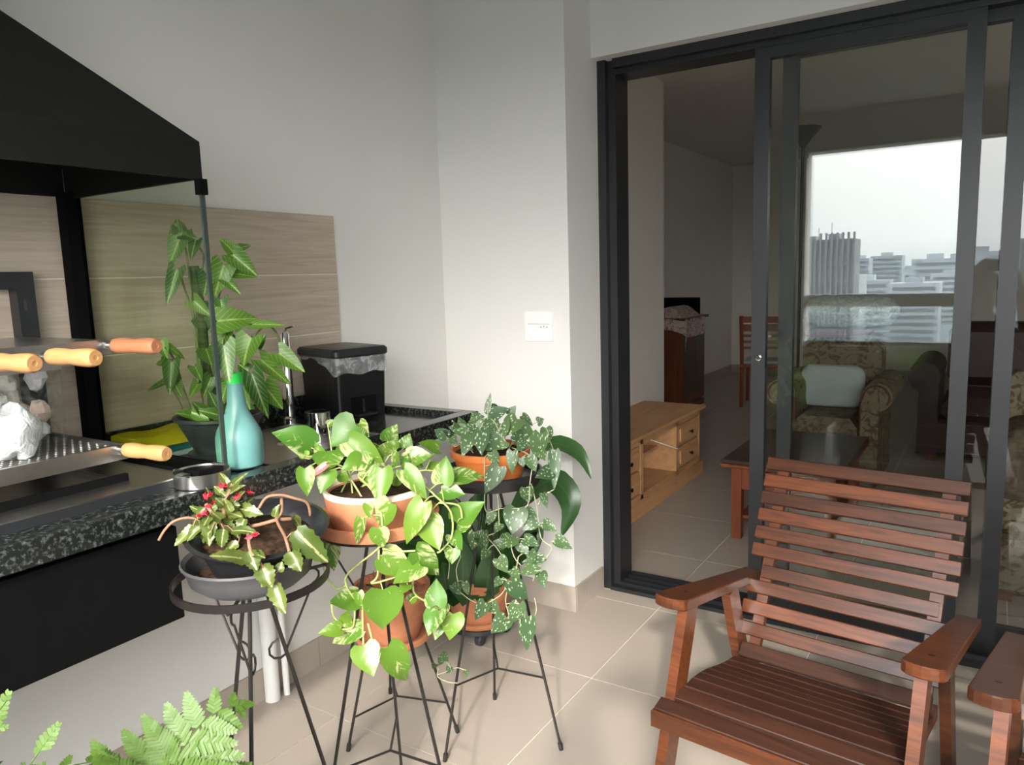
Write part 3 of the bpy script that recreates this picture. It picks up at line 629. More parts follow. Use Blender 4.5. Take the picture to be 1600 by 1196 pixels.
def rb(q, cx, cy, z0, z1, hx, hy, r, taper=1.0, mi=0): 
    a = [(x, y, z0) for x, y in rbox(0, 0, 0, 0, hx, hy, r)]; b = [(x * taper, y * taper, z1) for x, y, _ in a]
    loft(q, [[(x + cx, y + cy, z) for x, y, z in a], [(x + cx, y + cy, z) for x, y, z in b]], mi=mi)
JX, JY = -.43, -1.785
q = MB(); rb(q, JX, JY, 1.0222, 1.205, .055, .085, .02); part('wall', q, MT['jar'], jb, smooth=True)
rg = random.Random(4)
def blob(q, c, r, rg, n=10, m=7, j=.25, sz=1.0):
    prof = []; P = []; fs = []
    ph = [rg.uniform(0, 6) for _ in range(4)]
    for i in range(m):
        th = PI * i / (m - 1)
        for k in range(n):
            a = 2 * PI * k / n; rr = r * (1 + j * (math.sin(2 * a + ph[0] + 2 * th) * .5 + math.sin(3 * a + ph[1] - 3 * th) * .35 + math.sin(5 * th + ph[2]) * .25))
            P.append((c[0] + rr * math.sin(th) * math.cos(a), c[1] + rr * math.sin(th) * math.sin(a), c[2] + rr * math.cos(th) * sz))
    for i in range(m - 1):
        for k in range(n): fs.append((i * n + k, (i + 1) * n + k, (i + 1) * n + (k + 1) % n, i * n + (k + 1) % n))
    q.add(P, fs)
lump = [plain('pale_lump', (.86, .80, .74), .8, var=.15), plain('pinkish_lump', (.74, .58, .50), .8, var=.15), plain('grey_lump', (.80, .77, .80), .8, var=.15)]
for k in range(16):
    q = MB(); blob(q, (JX + rg.uniform(-.024, .024), JY + rg.uniform(-.055, .055), 1.052 + (k // 4) * .038 + rg.uniform(0, .008)), rg.uniform(.021, .027), rg, sz=1.1); part('lump', q, lump[k % 3], jb, smooth=True)
q = MB(); blob(q, (-.300, -1.848, 1.078), .050, rg, n=18, m=12, j=.22, sz=1.05)
solo('white_bag', q, MT['whitebag'], (-.300, -1.848, 1.022), 'crumpled white plastic bag in front of the clear tub', 'bag', smooth=True)

# ================================================================== ON THE COUNTER
c_ = on(2, 316, 757, ZK); cx, cy = c_.x, c_.y
q = MB(); q.lathe([(0, .003), (.052, .003), (.055, .004), (.0575, .031), (.0595, .031), (.0585, .002), (.0565, 0), (0, 0)], c=(cx - .004, cy + .004, ZK), n=40)
for k in range(4):
    a = k * PI / 2 + .5; q.box(-.004, .004, -.004, .004, .029, .0325, mat=Matrix.Translation((cx - .004 + .0585 * math.cos(a), cy + .004 + .0585 * math.sin(a), ZK)))
solo('steel_ashtray', q, MT['steel'], (cx, cy, ZK), 'round brushed steel ashtray at the counter edge by the glass corner', 'ashtray', smooth=True)
# spray bottle
bx, by = -.120, -1.447
sb = thing('spray_bottle', (bx, by, ZK), 'translucent aqua spray bottle with a bright green collar', 'bottle')
q = MB(); q.lathe([(0, 0), (.048, 0), (.053, .004), (.0545, .05), (.0540, .070), (.050, .086), (.039, .108), (.028, .128), (.0215, .15), (.0185, .185), (.0178, .199)], c=(bx, by, ZK), n=36); part('body', q, MT['aqua'], sb, smooth=True)
q = MB(); q.lathe([(.0175, .199), (.018, .201), (.0175, .222), (.012, .224)], c=(bx, by, ZK), n=24); part('collar', q, MT['green'], sb, smooth=True)
q = MB(); q.lathe([(.011, .224), (.0095, .25), (.012, .262), (.009, .272), (0, .273)], c=(bx, by, ZK), n=16); q.bar((bx + .004, by, ZK + .262), (bx - .045, by + .02, ZK + .266), .012, .014); part('nozzle', q, MT['jar'], sb, smooth=True)
# cloth pile
q = MB(); q.box(-.582, -.42, -1.505, -1.20, ZK - .017, ZK - .004, bev=.003); solo('dish_tray', q, MT['paleblue'], (-.5, -1.35, ZK - .017), 'pale blue plastic dish mat under the folded cloths', 'mat')
q = MB(); q.box(-.582, -.43, -1.490, -1.21, ZK - .004, ZK + .018, bev=.004); solo('scouring_cloth', q, MT['teal'], (-.5, -1.35, ZK - .004), 'teal folded cloth between the blue mat and the yellow cloth', 'cloth')
q = MB(); P = []; n1, n2 = 14, 10
for i in range(n1):
    for j in range(n2):
        yy = -1.500 + .28 * i / (n1 - 1); xx = -.580 + .165 * j / (n2 - 1)
        zz = ZK + .018 + .022 + .004 * math.sin(i * .9 + j * .5) + .003 * math.sin(j * 1.3) - .020 * max(0, (j - 6) / 3) ** 1.5
        P.append((xx, yy, zz))
for i in range(n1):
    for j in range(n2): P.append((P[i * n2 + j][0], P[i * n2 + j][1], ZK + .0182))
fs = []; K = n1 * n2
for i in range(n1 - 1):
    for j in range(n2 - 1): a = i * n2 + j; fs.append((a, a + n2, a + n2 + 1, a + 1)); fs.append((K + a, K + a + 1, K + a + n2 + 1, K + a + n2))
for i in range(n1 - 1):
    for j, f_ in ((0, 0), (n2 - 1, 1)): a = i * n2 + j; b = a + n2; fs.append((a, K + a, K + b, b) if not f_ else (a, b, K + b, K + a))
for j in range(n2 - 1):
    for i, f_ in ((0, 1), (n1 - 1, 0)): a = i * n2 + j; b = a + 1; fs.append((a, K + a, K + b, b) if not f_ else (a, b, K + b, K + a))
q.add(P, fs); solo('yellow_cloth', q, MT['yellow'], (-.5, -1.35, ZK + .018), 'folded lime yellow cloth behind the glass side of the barbecue', 'cloth', smooth=True)
# steel cup
c_ = on(2, 500, 690, .918); q = MB(); q.lathe([(0, 0), (.030, 0), (.033, .004), (.034, .085), (.036, .087), (.032, .087), (.031, .01), (0, .008)], c=(c_.x, c_.y, .918), n=28)
solo('steel_cup', q, MT['chrome'], (c_.x, c_.y, .918), 'polished steel cup on the counter half hidden by pothos leaves', 'cup', smooth=True)
# pedal bin
BC = Vector((-.445, -.775, .918)); BR = math.radians(-14)
pb = thing('pedal_bin', BC, 'black woven-pattern pedal bin with clear liner hanging from its lid', 'bin', rz=BR)
def part_l(name, q, mat, parent, smooth=False, label=None): return part(name, q, mat, parent, smooth, local=True, label=label)
q = MB(); HX, HY = .118, .095
loft(q, [[(x, y, 0) for x, y in rbox(0, 0, 0, 0, HX * .93, HY * .93, .012)], [(x, y, .205) for x, y in rbox(0, 0, 0, 0, HX, HY, .014)]]); part_l('body', q, MT['rattan'], pb)
q = MB(); loft(q, [[(x, y, z) for x, y in rbox(0, 0, 0, 0, HX + d, HY + d, .018)] for d, z in ((.004, .205), (.008, .210), (.008, .226), (.002, .233), (-.02, .236))]); part_l('lid', q, MT['blackplastic'], pb)
q = MB(); ring1 = rbox(0, 0, 0, 0, HX + .003, HY + .003, .015, n=6); ring0 = []; rows = []
for p_, n_ in zip(ring1, ring1[1:] + ring1[:1]):
    k_ = 10 if math.hypot(n_[0] - p_[0], n_[1] - p_[1]) > .05 else 1
    ring0 += [(p_[0] + (n_[0] - p_[0]) * i / k_, p_[1] + (n_[1] - p_[1]) * i / k_) for i in range(k_)]
drop = lambda x, y: .010 + (.044 * max(0, min(1, (x + .01) / .11)) ** 1.4 if y < -HY * .9 or x > HX * .9 else .012) + .005 * math.sin(70 * x + 62 * y)
for k in range(5):
    tq = k / 4; rows.append([(x * (1 + .012 * tq + .008 * math.sin(60 * x + 47 * y) * tq), y * (1 + .012 * tq), .206 - drop(x, y) * tq) for x, y in ring0])
loft(q, rows, False, False); part_l('liner', q, MT['bag'], pb, smooth=True)
q = MB(); q.box(HX * .94 - .004, HX * .97, -.045, .048, .008, .075, bev=.003); part_l('niche_shade_panel', q, MT['black'], pb)  # proud dark panel painted in for the shade of the pedal recess
q = MB(); q.box(HX * .9, HX + .022, -.035, .035, .012, .020, bev=.002); q.box(HX * .97, HX * .985, -.003, .003, .020, .066); part_l('pedal', q, MT['blackplastic'], pb)
# drain pipes
c_ = on(2, 425, 1104, 0); q = MB(); q.tube([(c_.x - .03, c_.y + .03, .0), (c_.x - .03, c_.y + .03, .905)], .0245, 20); solo('drain_pipe', q, MT['pvc'], (c_.x - .03, c_.y + .03, 0), 'thick white drain pipe under the counter', 'pipe', smooth=True)
c2 = on(2, 443, 1090, 0); q = MB(); q.tube([(c2.x - .005, c2.y + .02, .0), (c2.x - .005, c2.y + .02, .905)], .0105, 14); solo('supply_pipe', q, MT['pvc'], (c2.x, c2.y, 0), 'thin white supply pipe beside the drain pipe', 'pipe', smooth=True)

# ================================================================== PLANT STANDS
def stand(cx, cy, zt, r, foot_r, foot_a, label, top_r=.02, brace=.21, scroll=True, leg_r=.0042, ring_h=.011):
    st = thing('plant_stand', (cx, cy, 0), label, 'plant stand', 'black iron tripod plant stands')
    q = MB(); n = 40
    prof = [(r - .0025, zt - .004), (r + .0025, zt - .004), (r + .0025, zt + ring_h), (r - .0025, zt + ring_h), (r - .0025, zt - .004)]
    q.lathe(prof, c=(cx, cy, 0), n=n, cap=False); part('ring', q, MT['blackmetal'], st, smooth=True)
    q = MB()
    for k in range(3):
        a = foot_a[k]; q.tube([(cx, cy, zt - .006), (cx + r * math.cos(a), cy + r * math.sin(a), zt - .006)], .0035, 6)
    q.lathe([(0, zt - .009), (.035, zt - .009), (.035, zt - .003), (0, zt - .003)], c=(cx, cy, 0), n=18); part('spoke', q, MT['blackmetal'], st)
    for k in range(3):
        a = foot_a[k]; ca, sa = math.cos(a), math.sin(a)
        f_ = Vector((cx + foot_r[k] * ca, cy + foot_r[k] * sa, .004)); t_ = Vector((cx + top_r * ca, cy + top_r * sa, zt - .008))
        q = MB(); q.tube([f_, t_], leg_r, 8); lg = part('leg', q, MT['blackmetal'], st, smooth=True)
        q = MB(); q.tube([f_ - Vector((0, 0, .004)), f_ + (t_ - f_).normalized() * .018], leg_r + .0025, 8); part('rubber_foot', q, MT['blackplastic'], lg, smooth=True)
        if brace:
            b_ = f_ + (t_ - f_) * (brace / (zt - .01)); q = MB(); q.tube([(cx, cy, brace + .004), b_], .0032, 6); part('brace', q, MT['blackmetal'], st)
        if scroll:
            P = []
            for i in range(25):          # S-scroll from the ring down to the leg, curling at both ends
                u = i / 24
                if u < .28: ang = u / .28 * 4.2; rr = r * .80; P.append((rr + .016 * math.cos(PI * .9 - ang) , zt - .022 + .016 * math.sin(PI * .9 - ang)))
                elif u < .72:
                    w_ = (u - .28) / .44; P.append((r * .80 + .016 * math.cos(PI * .9 - 4.2) + (r * .36 - r * .80) * w_, zt - .036 - .13 * w_))
                else:
                    ang = (u - .72) / .28 * 4.4; P.append((r * .36 - .012 - .0 + .020 * math.cos(-.35 - ang), zt - .166 + .006 + .020 * math.sin(-.35 - ang)))
            q = MB(); q.tube([(cx + rr * ca, cy + rr * sa, zz) for rr, zz in P], .0026, 5); part('scroll', q, MT['blackmetal'], st, smooth=True)
    return st
def ang3(c, feet): return [math.hypot(x - c[0], y - c[1]) for x, y in feet], [math.atan2(y - c[1], x - c[0]) for x, y in feet]
S1 = (.165, -1.658); S2 = (.176, -1.308); SL = (-.112, -.961); S3 = (.192, -.851)
stand(S1[0], S1[1], .785, .147, [.19] * 3, [math.radians(-55), math.radians(65), math.radians(185)], 'black iron tripod stand carrying the begonia bowls, nearest the camera')
r_, a_ = ang3(S2, [(.02, -1.46), (.38, -1.31), (.13, -1.13)])
stand(S2[0], S2[1], .792, .137, [.19] * 3, [math.radians(-115), math.radians(5), math.radians(125)], 'black iron tripod stand under the pothos planter')
r_, a_ = ang3(SL, [(-.154, -1.137), (.072, -.904), (-.253, -.841)])
stand(SL[0], SL[1], .292, .105, r_, a_, 'low black iron stand with the small terracotta pot', top_r=.10, brace=.09, scroll=False)
r_, a_ = ang3(S3, [(.07, -.698), (.384, -.822), (.122, -1.033)])
stand(S3[0], S3[1], .792, .137, r_, a_, 'black iron tripod stand carrying the silver-spotted plant, nearest the pillar')

# ================================================================== PLANTS
def V(x, y, z): return Vector((x, y, z))
# --- begonia in two stacked bowls
def bowl(root_name, c, zb, prof, mat, label, cat, tilt=None, n=40, group=None):
    m_ = Matrix.Translation(V(c[0], c[1], zb))
    if tilt: m_ = m_ @ Matrix.Rotation(tilt[0], 4, Vector(tilt[1]))
    q = MB(); q.lathe(prof, n=n, mat=m_); return q, m_
bl = thing('planter_bowl', (S1[0], S1[1], .769), 'dusty grey-black plastic bowl with some dry soil under the begonia bowl', 'bowl')
q, m_ = bowl('b', S1, .782, [(0, 0), (.095, 0), (.114, .016), (.119, .034), (.125, .046), (.129, .052), (.126, .056), (.118, .050), (.112, .032), (.100, .014), (0, .010)], MT['dustyblack'], '', ''); part('shell', q, MT['dustyblack'], bl, smooth=True)
q = MB(); q.lathe([(.108, .020), (.07, .026), (.0, .022)], c=(S1[0], S1[1], .782), n=24); part('soil', q, MT['soil'], bl, smooth=True)
BG = (S1[0] + .004, S1[1] + .02)
bgo = thing('potted_begonia', (BG[0], BG[1], .80), 'begonia with cream-edged olive leaves and red blossoms in a glossy black bowl', 'plant')
tilt = (math.radians(8), (.62, .78, 0))
q, bm_ = bowl('b', BG, .802, [(0, 0), (.078, 0), (.092, .016), (.106, .055), (.120, .078), (.134, .084), (.137, .089), (.128, .091), (.112, .080), (.100, .062), (0, .060)], None, '', '', tilt); part('bowl', q, MT['blackplastic'], bgo, smooth=True)
q = MB(); q.lathe([(.103, .066), (.06, .074), (0, .071)], n=28, mat=bm_); part('soil', q, MT['soil'], bgo, smooth=True)
AB = (BG[0], BG[1], .9)
dB = lambda x, y, rg: (.10 if y > 850 else .05) * min(1, max(-.5, (y - 770) / 60)) + rg.uniform(-.02, .02)
def pxl(pts, anchor): return [at(p[0], p[1], anchor, p[2] if len(p) > 2 else 0) for p in pts]
sA_ = vine(bgo, 'stem', pxl([(376, 826, .03), (406, 820, .05), (432, 813, .05), (456, 811, .04)], AB), .0042, MT['twig'])
sB_ = vine(bgo, 'stem', pxl([(440, 780, .03), (440, 800, .05), (433, 814, .06), (445, 838, .14), (452, 862, .165)], AB), .0034, MT['twig'])
sC_ = vine(bgo, 'stem', pxl([(404, 796, .02), (416, 778, .02), (438, 774, .02), (460, 779, .02), (480, 786, .01), (485, 806, 0)], AB), .0034, MT['twig'])
sD_ = vine(bgo, 'stem', pxl([(345, 826, .02), (302, 810, .03), (274, 814, .03), (258, 828, .03), (248, 845, .03)], AB), .0026, MT['twig'])
sE_ = vine(bgo, 'stem', pxl([(360, 830, .02), (350, 800, .03), (356, 775, .02), (364, 755, .02)], AB), .004, MT['twig'])
sF_ = vine(bgo, 'stem', pxl([(355, 830, .03), (335, 806, .05), (322, 788, .04)], AB), .004, MT['twig'])
sG_ = vine(bgo, 'stem', pxl([(388, 835, .145), (392, 862, .165), (410, 885, .165), (432, 908, .165)], AB), .0034, MT['twig'])
beg = [(302,824,273,854,16),(318,812,303,842,20),(325,812,327,852,22),(338,818,330,850,18),(342,796,380,809,22),(350,790,336,778,14),(355,780,378,757,14),(360,765,381,741,12),(370,797,399,777,13),(375,796,409,803,20),(365,830,403,832,15),(314,799,296,791,10),(350,828,345,857,18),(386,874,328,868,22,.165),(390,862,402,892,24,.165),(410,885,425,919,27,.165),(432,914,446,960,24,.165),(463,830,513,881,34,.15),(458,856,487,845,20,.15),(455,862,471,894,26,.155),(435,893,441,878,14,.16),(430,808,435,789,12),(460,808,469,826,12),(372,850,349,863,14),(348,812,356,836,18),(330,800,318,822,16),(362,786,345,768,12),(382,812,372,836,16),(334,784,322,764,10),(356,760,344,738,10),(398,866,414,872,14,.165),(420,905,408,918,14,.165),(340,832,362,846,16),(322,806,300,806,14),(312,826,290,846,15),(345,812,330,800,15),(352,806,372,816,17),(360,800,350,780,13),(368,782,384,768,12),(338,790,322,800,13),(352,822,372,838,15),(330,830,312,850,15),(346,772,334,760,11),(356,790,376,790,14),(320,795,306,812,13)]
plant_leaves(bgo, AB, beg, MT['L_begonia'], MT['twig'], 'begonia', [sA_, sB_, sC_, sD_, sE_, sF_, sG_], dB, fold=.45, curl=.14, wave=.22, seed=3, jit=.55)
rg = random.Random(11)
for (x, y, dl) in ((324, 776, .05), (349, 760, .04), (388, 772, .02), (315, 804, .06), (394, 838, .155), (330, 790, .06), (372, 776, .03)):
    q = MB(); c = at(x, y, AB, dl)
    for k in range(7):
        a = rg.uniform(0, 6.28); b = rg.uniform(-.4, 1.2); d = V(math.cos(a) * math.cos(b), math.sin(a) * math.cos(b), math.sin(b)); leaf_geo(q, c, c + d * rg.uniform(.009, .014), .008, d.orthogonal().normalized(), 'ovate', .4, .1)
    part('blossom', q, MT['red'], bgo, smooth=True, label='small red blossom')

# --- pothos planter
pt = thing('potted_pothos', (S2[0], S2[1], .788), 'trailing variegated pothos in a whitened terracotta bowl on a black stand', 'plant')
q = MB(); q.lathe([(0, 0), (.118, 0), (.140, .006), (.147, .034), (.141, .036), (.132, .012), (0, .008)], c=(S2[0], S2[1], .788), n=44); part('saucer', q, MT['terracotta'], pt, smooth=True)
q = MB(); q.lathe([(0, .012), (.105, .012), (.112, .05), (.121, .096), (.114, .097), (.105, .088), (0, .085)], c=(S2[0], S2[1], .788), n=44); part('pot', q, MT['terracotta'], pt, smooth=True)
q = MB(); q.lathe([(.1175, .080), (.1215, .097), (.1215, .102), (.113, .102), (.107, .088)], c=(S2[0], S2[1], .788), n=44, cap=False); part('rim', q, MT['palerim'], pt, smooth=True, label='salt-whitened terracotta rim')
q = MB(); q.lathe([(.108, .088), (.05, .092), (0, .090)], c=(S2[0], S2[1], .788), n=28); part('soil', q, MT['soil'], pt, smooth=True)
AP = (S2[0], S2[1], .86)
VP = []
for pts in ([(560, 745, .08), (590, 780, .15), (598, 840, .165), (590, 858, .165), (545, 895, .15), (541, 915, .15), (555, 938, .14)],
            [(598, 858, .165), (625, 862, .15), (649, 861, .15)],
            [(650, 745, .08), (680, 775, .12), (704, 800, .12), (706, 838, .12), (690, 860, .12), (683, 864, .12)],
            [(686, 786, .11), (716, 790, .10), (722, 810, .10)],
            [(592, 858, .16), (590, 900, .15), (580, 912, .15), (612, 904, .14), (650, 888, .13)],
            [(555, 938, .14), (553, 975, .13), (545, 983, .13), (530, 984, .12)],
            [(566, 950, .14), (567, 985, .14), (568, 1010, .14)], [(575, 975, .14), (583, 1005, .14), (588, 1014, .14), (607, 1013, .14)],
            [(650, 870, .13), (646, 925, .12), (675, 944, .11), (685, 955, .11), (692, 975, .10), (708, 962, .10)],
            [(505, 880, .1), (510, 900, .1), (525, 920, .12), (541, 915, .15)], [(518, 945, .12), (522, 965, .12), (540, 980, .12)]):
    VP.append(vine(pt, 'vine', pxl(pts, AP), .0024, MT['vine']))
for (x, y, dl) in ((545, 735, .04), (520, 720, 0), (600, 725, .03), (640, 725, .0), (665, 735, .05), (565, 725, 0), (620, 715, -.05)):
    c = V(S2[0] + RND.uniform(-.07, .07), S2[1] + RND.uniform(-.07, .07), .868); VP.append(vine(pt, 'vine', [c, (c + at(x, y, AP, dl)) / 2 + V(0, 0, .012), at(x, y, AP, dl)], .0022, MT['vine']))
def dP(x, y, rg):
    if y < 735: return rg.uniform(-.05, .05) + (y - 700) / 35 * .03
    if y < 800: return .12 + rg.uniform(0, .03)
    return .155 + rg.uniform(-.02, .015)
R_ = MT['L_red']; P_ = MT['L_pothos']
poth = [(486,700,427,673,40,0.0),(556,664,516,697,44,0),(545,690,603,729,32,.05),(512,706,515,735,36,.06),(478,714,467,706,14,.03),(477,733,480,777,22,.08),(509,727,479,750,9,.09,R_),(515,736,500,772,25,.07),(565,720,534,733,26,.07),(567,728,584,715,14,.05),(583,730,580,762,17,.09),(597,733,592,790,30,.13),(610,786,590,827,32,.17),(592,826,597,859,25,.18),(565,811,557,852,15,.16),(575,788,578,812,13,.15),(631,735,669,781,25,.12),(662,786,631,853,29,.15),(667,812,687,861,33,.13),(691,755,697,712,27,.09),(705,748,758,742,25,.06),(690,766,727,773,25,.08),(714,817,756,784,34,.08),(608,690,620,663,24,-.06),(632,700,640,677,18,-.03),(619,705,591,697,21,0),(684,702,653,692,18,.02),(639,716,676,711,25,.05),(638,714,625,733,16,.06),(618,708,616,733,10,.07),(645,722,663,730,11,.06),(561,662,577,684,17,-.02),(512,664,526,656,9,-.04),(706,836,722,860,19,.11),(707,858,706,882,19,.11),(649,861,689,901,31,.14),(597,868,642,896,36,.15),(656,884,614,912,31,.15),(637,914,625,929,15,.15),(598,922,598,985,48,.16),(557,936,513,942,28,.14),(560,926,566,955,13,.15),(540,975,546,953,18,.12),(532,984,496,990,19,.13),(564,982,516,1006,25,.13),(568,1010,584,1058,35,.15),(606,1012,639,1068,35,.15),(681,946,682,904,27,.13),(684,955,668,994,27,.13),(708,960,703,1002,28,.11),(687,975,680,1001,15,.10),(695,945,688,969,15,.10),(648,868,662,889,21,.13),(515,846,522,893,23,.06),(540,712,528,690,20,.0),(600,715,585,700,20,.02),(655,715,640,700,18,.0),(672,735,690,722,16,.03),(575,742,560,752,16,.09),(625,745,612,760,16,.10),(530,742,545,752,15,.06),(648,742,640,762,15,.10),(580,705,566,690,22,-.02),(503,715,492,690,14,.0),(598,880,612,866,16,.14),(640,940,652,926,13,.12)]
plant_leaves(pt, AP, poth, P_, MT['vine'], 'heart', VP, dP, fold=.28, curl=.10, wave=.08, seed=5, jit=.30, pet=.0016, maxpet=.09)
# a lone pothos tip in front on the floor side
# --- silver-spotted trailing plant
sv = thing('potted_silver_vine', (S3[0], S3[1], .788), 'trailing vine with silver-spotted dark leaves in an orange pot', 'plant')
q = MB(); q.lathe([(0, 0), (.120, 0), (.137, .008), (.146, .034), (.140, .036), (.128, .012), (0, .008)], c=(S3[0], S3[1], .788), n=40); part('saucer', q, MT['blackplastic'], sv, smooth=True, label='black plastic saucer')
q = MB(); q.lathe([(0, .012), (.088, .012), (.106, .075), (.113, .077), (.115, .095), (.107, .095), (.102, .082), (0, .08)], c=(S3[0], S3[1], .788), n=40); part('pot', q, MT['orangeplastic'], sv, smooth=True)
q = MB(); q.lathe([(.104, .083), (.05, .087), (0, .085)], c=(S3[0], S3[1], .788), n=24); part('soil', q, MT['soil'], sv, smooth=True)
AS = (S3[0], S3[1], .86); VS = []
for pts in ([(800, 700, .08), (830, 715, .12), (828, 755, .13), (824, 790, .13), (800, 795, .13), (782, 795, .13), (760, 800, .13), (757, 770, .13), (757, 715, .12)],
            [(776, 765, .13), (779, 800, .13), (777, 830, .12), (750, 840, .12)], [(830, 756, .12), (838, 790, .11), (845, 840, .1), (862, 856, .1), (852, 873, .1), (840, 890, .1), (832, 908, .1)],
            [(810, 870, .12), (804, 900, .12), (795, 915, .12), (790, 940, .12), (795, 965, .12), (785, 985, .12)], [(795, 840, .12), (803, 870, .12), (815, 885, .12)],
            [(750, 830, .12), (775, 855, .12), (790, 880, .12)], [(718, 925, .1), (735, 938, .11), (755, 945, .12), (780, 932, .12), (790, 920, .12)], [(835, 935, .1), (838, 955, .1), (828, 975, .1), (815, 980, .11)],
            [(700, 905, .1), (702, 880, .1), (695, 870, .1)], [(720, 870, .1), (713, 890, .1), (716, 912, .1)], [(685, 1045, .1), (684, 1058, .1), (700, 1066, .1), (715, 1068, .1)], [(692, 1030, .1), (704, 1045, .1), (684, 1055, .1)],
            [(858, 680, .08), (840, 690, .1), (820, 700, .1)], [(866, 765, .1), (850, 775, .1), (840, 790, .11)]):
    VS.append(vine(sv, 'vine', pxl(pts, AS), .0015, MT['palevine']))
for k in range(9):
    a = k * .7; c = V(S3[0] + .05 * math.cos(a), S3[1] + .05 * math.sin(a), .87); e_ = V(S3[0] + .11 * math.cos(a), S3[1] + .11 * math.sin(a), .90 + .03 * (k % 3)); VS.append(vine(sv, 'vine', [c, (c + e_) / 2 + V(0, 0, .02), e_], .0015, MT['palevine']))
VS.append(vine(sv, 'vine', [V(S3[0], S3[1], .87), at(762, 650, AS, 0), at(764, 630, AS, 0)], .0016, MT['palevine']))
silv = [(761,642,767,613,9,0),(763,650,796,638,21,0),(746,657,737,643,17,0),(816,650,833,666,12,.02),(728,674,700,667,18,.0),(698,683,678,671,18,.02),(707,684,693,673,14,0),(738,663,737,680,15,.05),(755,655,731,659,12,.0),(768,655,772,681,20,.07),(808,655,784,683,27,.05),(784,662,789,683,21,.07),(806,668,838,685,27,.05),(802,679,824,691,20,.07),(753,675,752,712,23,.11),(757,688,792,693,29,.10),(734,680,722,714,20,.10),(713,687,697,691,13,.06),(755,661,745,683,17,.06),(768,707,779,729,16,.13),(801,706,799,741,17,.13),(815,716,818,731,12,.13),(844,678,836,719,25,.12),(853,669,856,696,18,.08),(827,715,837,738,18,.13),(861,737,837,746,21,.11),(866,707,866,767,18,.09),(780,730,757,773,25,.14),(822,762,826,787,20,.13),(848,772,855,795,11,.10),(807,795,800,836,34,.13),(822,797,839,809,14,.11),(849,818,870,830,17,.10),(836,813,816,829,20,.12),(782,819,773,833,13,.12),(743,833,737,861,20,.13),(757,831,760,862,11,.13),(792,839,780,861,17,.12),(762,860,752,876,14,.12),(800,838,794,857,23,.12),(819,842,843,853,18,.11),(868,843,895,858,19,.10),(779,873,793,896,20,.13),(849,871,814,880,15,.11),(839,884,811,898,19,.12),(845,895,850,919,17,.10),(797,910,826,938,27,.13),(790,905,785,917,11,.12),(758,942,742,970,20,.13),(765,943,781,961,17,.12),(791,967,767,990,26,.13),(811,944,798,976,23,.13),(812,944,820,967,15,.12),(824,966,823,1018,24,.13),(726,911,733,932,11,.12),(708,914,720,930,14,.11),(692,1026,684,1041,12,.1),(690,1024,701,1034,13,.1),(705,1042,697,1053,11,.1),(680,1038,676,1046,9,.1),(728,1048,729,1060,7,.1),(724,666,716,652,13,-.03),(796,648,806,634,13,-.03),(775,640,762,632,12,-.05),(840,660,850,655,14,0),(745,672,730,690,16,.08),(790,690,776,703,18,.1),(820,690,808,706,17,.1),(718,675,709,660,14,-.02),(843,705,852,720,16,.1),(770,800,762,822,14,.12),(812,850,826,868,17,.11),(828,862,836,880,15,.1),(786,850,770,846,13,.12),(752,850,742,842,12,.12),(690,830,684,846,11,.05),(712,850,704,866,12,.06),(800,890,812,905,16,.12),(782,905,772,918,13,.12)]
plant_leaves(sv, AS, silv, MT['L_silver'], MT['palevine'], 'heart', VS, lambda x, y, g: .1, ws=.88, fold=.12, curl=.06, wave=.06, seed=8, jit=.28, maxpet=.06)
# --- small terracotta pot with dry roots on the low stand
lp = thing('terracotta_pot', (SL[0], SL[1], .288), 'small terracotta pot of dry roots on the low stand', 'pot')
q = MB(); q.lathe([(0, 0), (.092, 0), (.112, .004), (.117, .026), (.112, .027), (.104, .008), (0, .006)], c=(SL[0], SL[1], .288), n=36); part('saucer', q, MT['terracotta'], lp, smooth=True)
q = MB(); q.lathe([(0, .008), (.078, .008), (.098, .07), (.110, .135), (.116, .138), (.117, .168), (.108, .168), (.104, .14), (0, .13)], c=(SL[0], SL[1], .288), n=36); part('pot', q, MT['terracotta'], lp, smooth=True)
rg = random.Random(21)
for k in range(16):
    a = rg.uniform(0, 6.28); r0 = rg.uniform(.0, .09); p = V(SL[0] + r0 * math.cos(a), SL[1] + r0 * math.sin(a), .425); Q = [p]
    for j in range(4): Q.append(Q[-1] + V(rg.uniform(-.04, .04), rg.uniform(-.04, .04), rg.uniform(-.002, .026)))
    q = MB(); q.tube(Q, .0016, 4); part('root', q, MT['twig'], lp)
# --- big-leaf plant in a terracotta pot on a caster tray
RP = (-.235, -.345)
rl = thing('plant_roller', (RP[0], RP[1], 0), 'round black caster tray under the large terracotta pot', 'plant roller')
q = MB(); q.lathe([(0, .052), (.13, .052), (.14, .056), (.14, .072), (.132, .072), (.128, .060), (0, .060)], c=(RP[0], RP[1], 0), n=36); part('tray', q, MT['slateplastic'], rl, smooth=True)
for k in range(4):
    a = k * PI / 2 - .95; w_ = V(RP[0] + .10 * math.cos(a), RP[1] + .10 * math.sin(a), .024)
    q = MB(); m_ = Matrix.Translation(w_) @ Matrix.Rotation(PI / 2, 4, 'Y'); q.lathe([(0, -.014), (.018, -.014), (.0235, -.008), (.0235, .008), (.018, .014), (0, .014)], n=18, mat=m_); q.tube([w_ + V(0, 0, .02), w_ + V(0, 0, .032)], .008, 8); part('caster', q, MT['slateplastic'], rl, smooth=True)
bp = thing('potted_broadleaf', (RP[0], RP[1], .060), 'broad glossy dark-leaved plant in a large terracotta pot on a caster tray', 'plant')
q = MB(); q.lathe([(0, 0), (.100, 0), (.128, .006), (.134, .030), (.126, .032), (.118, .010), (0, .008)], c=(RP[0], RP[1], .061), n=36); part('saucer', q, MT['terracotta'], bp, smooth=True)
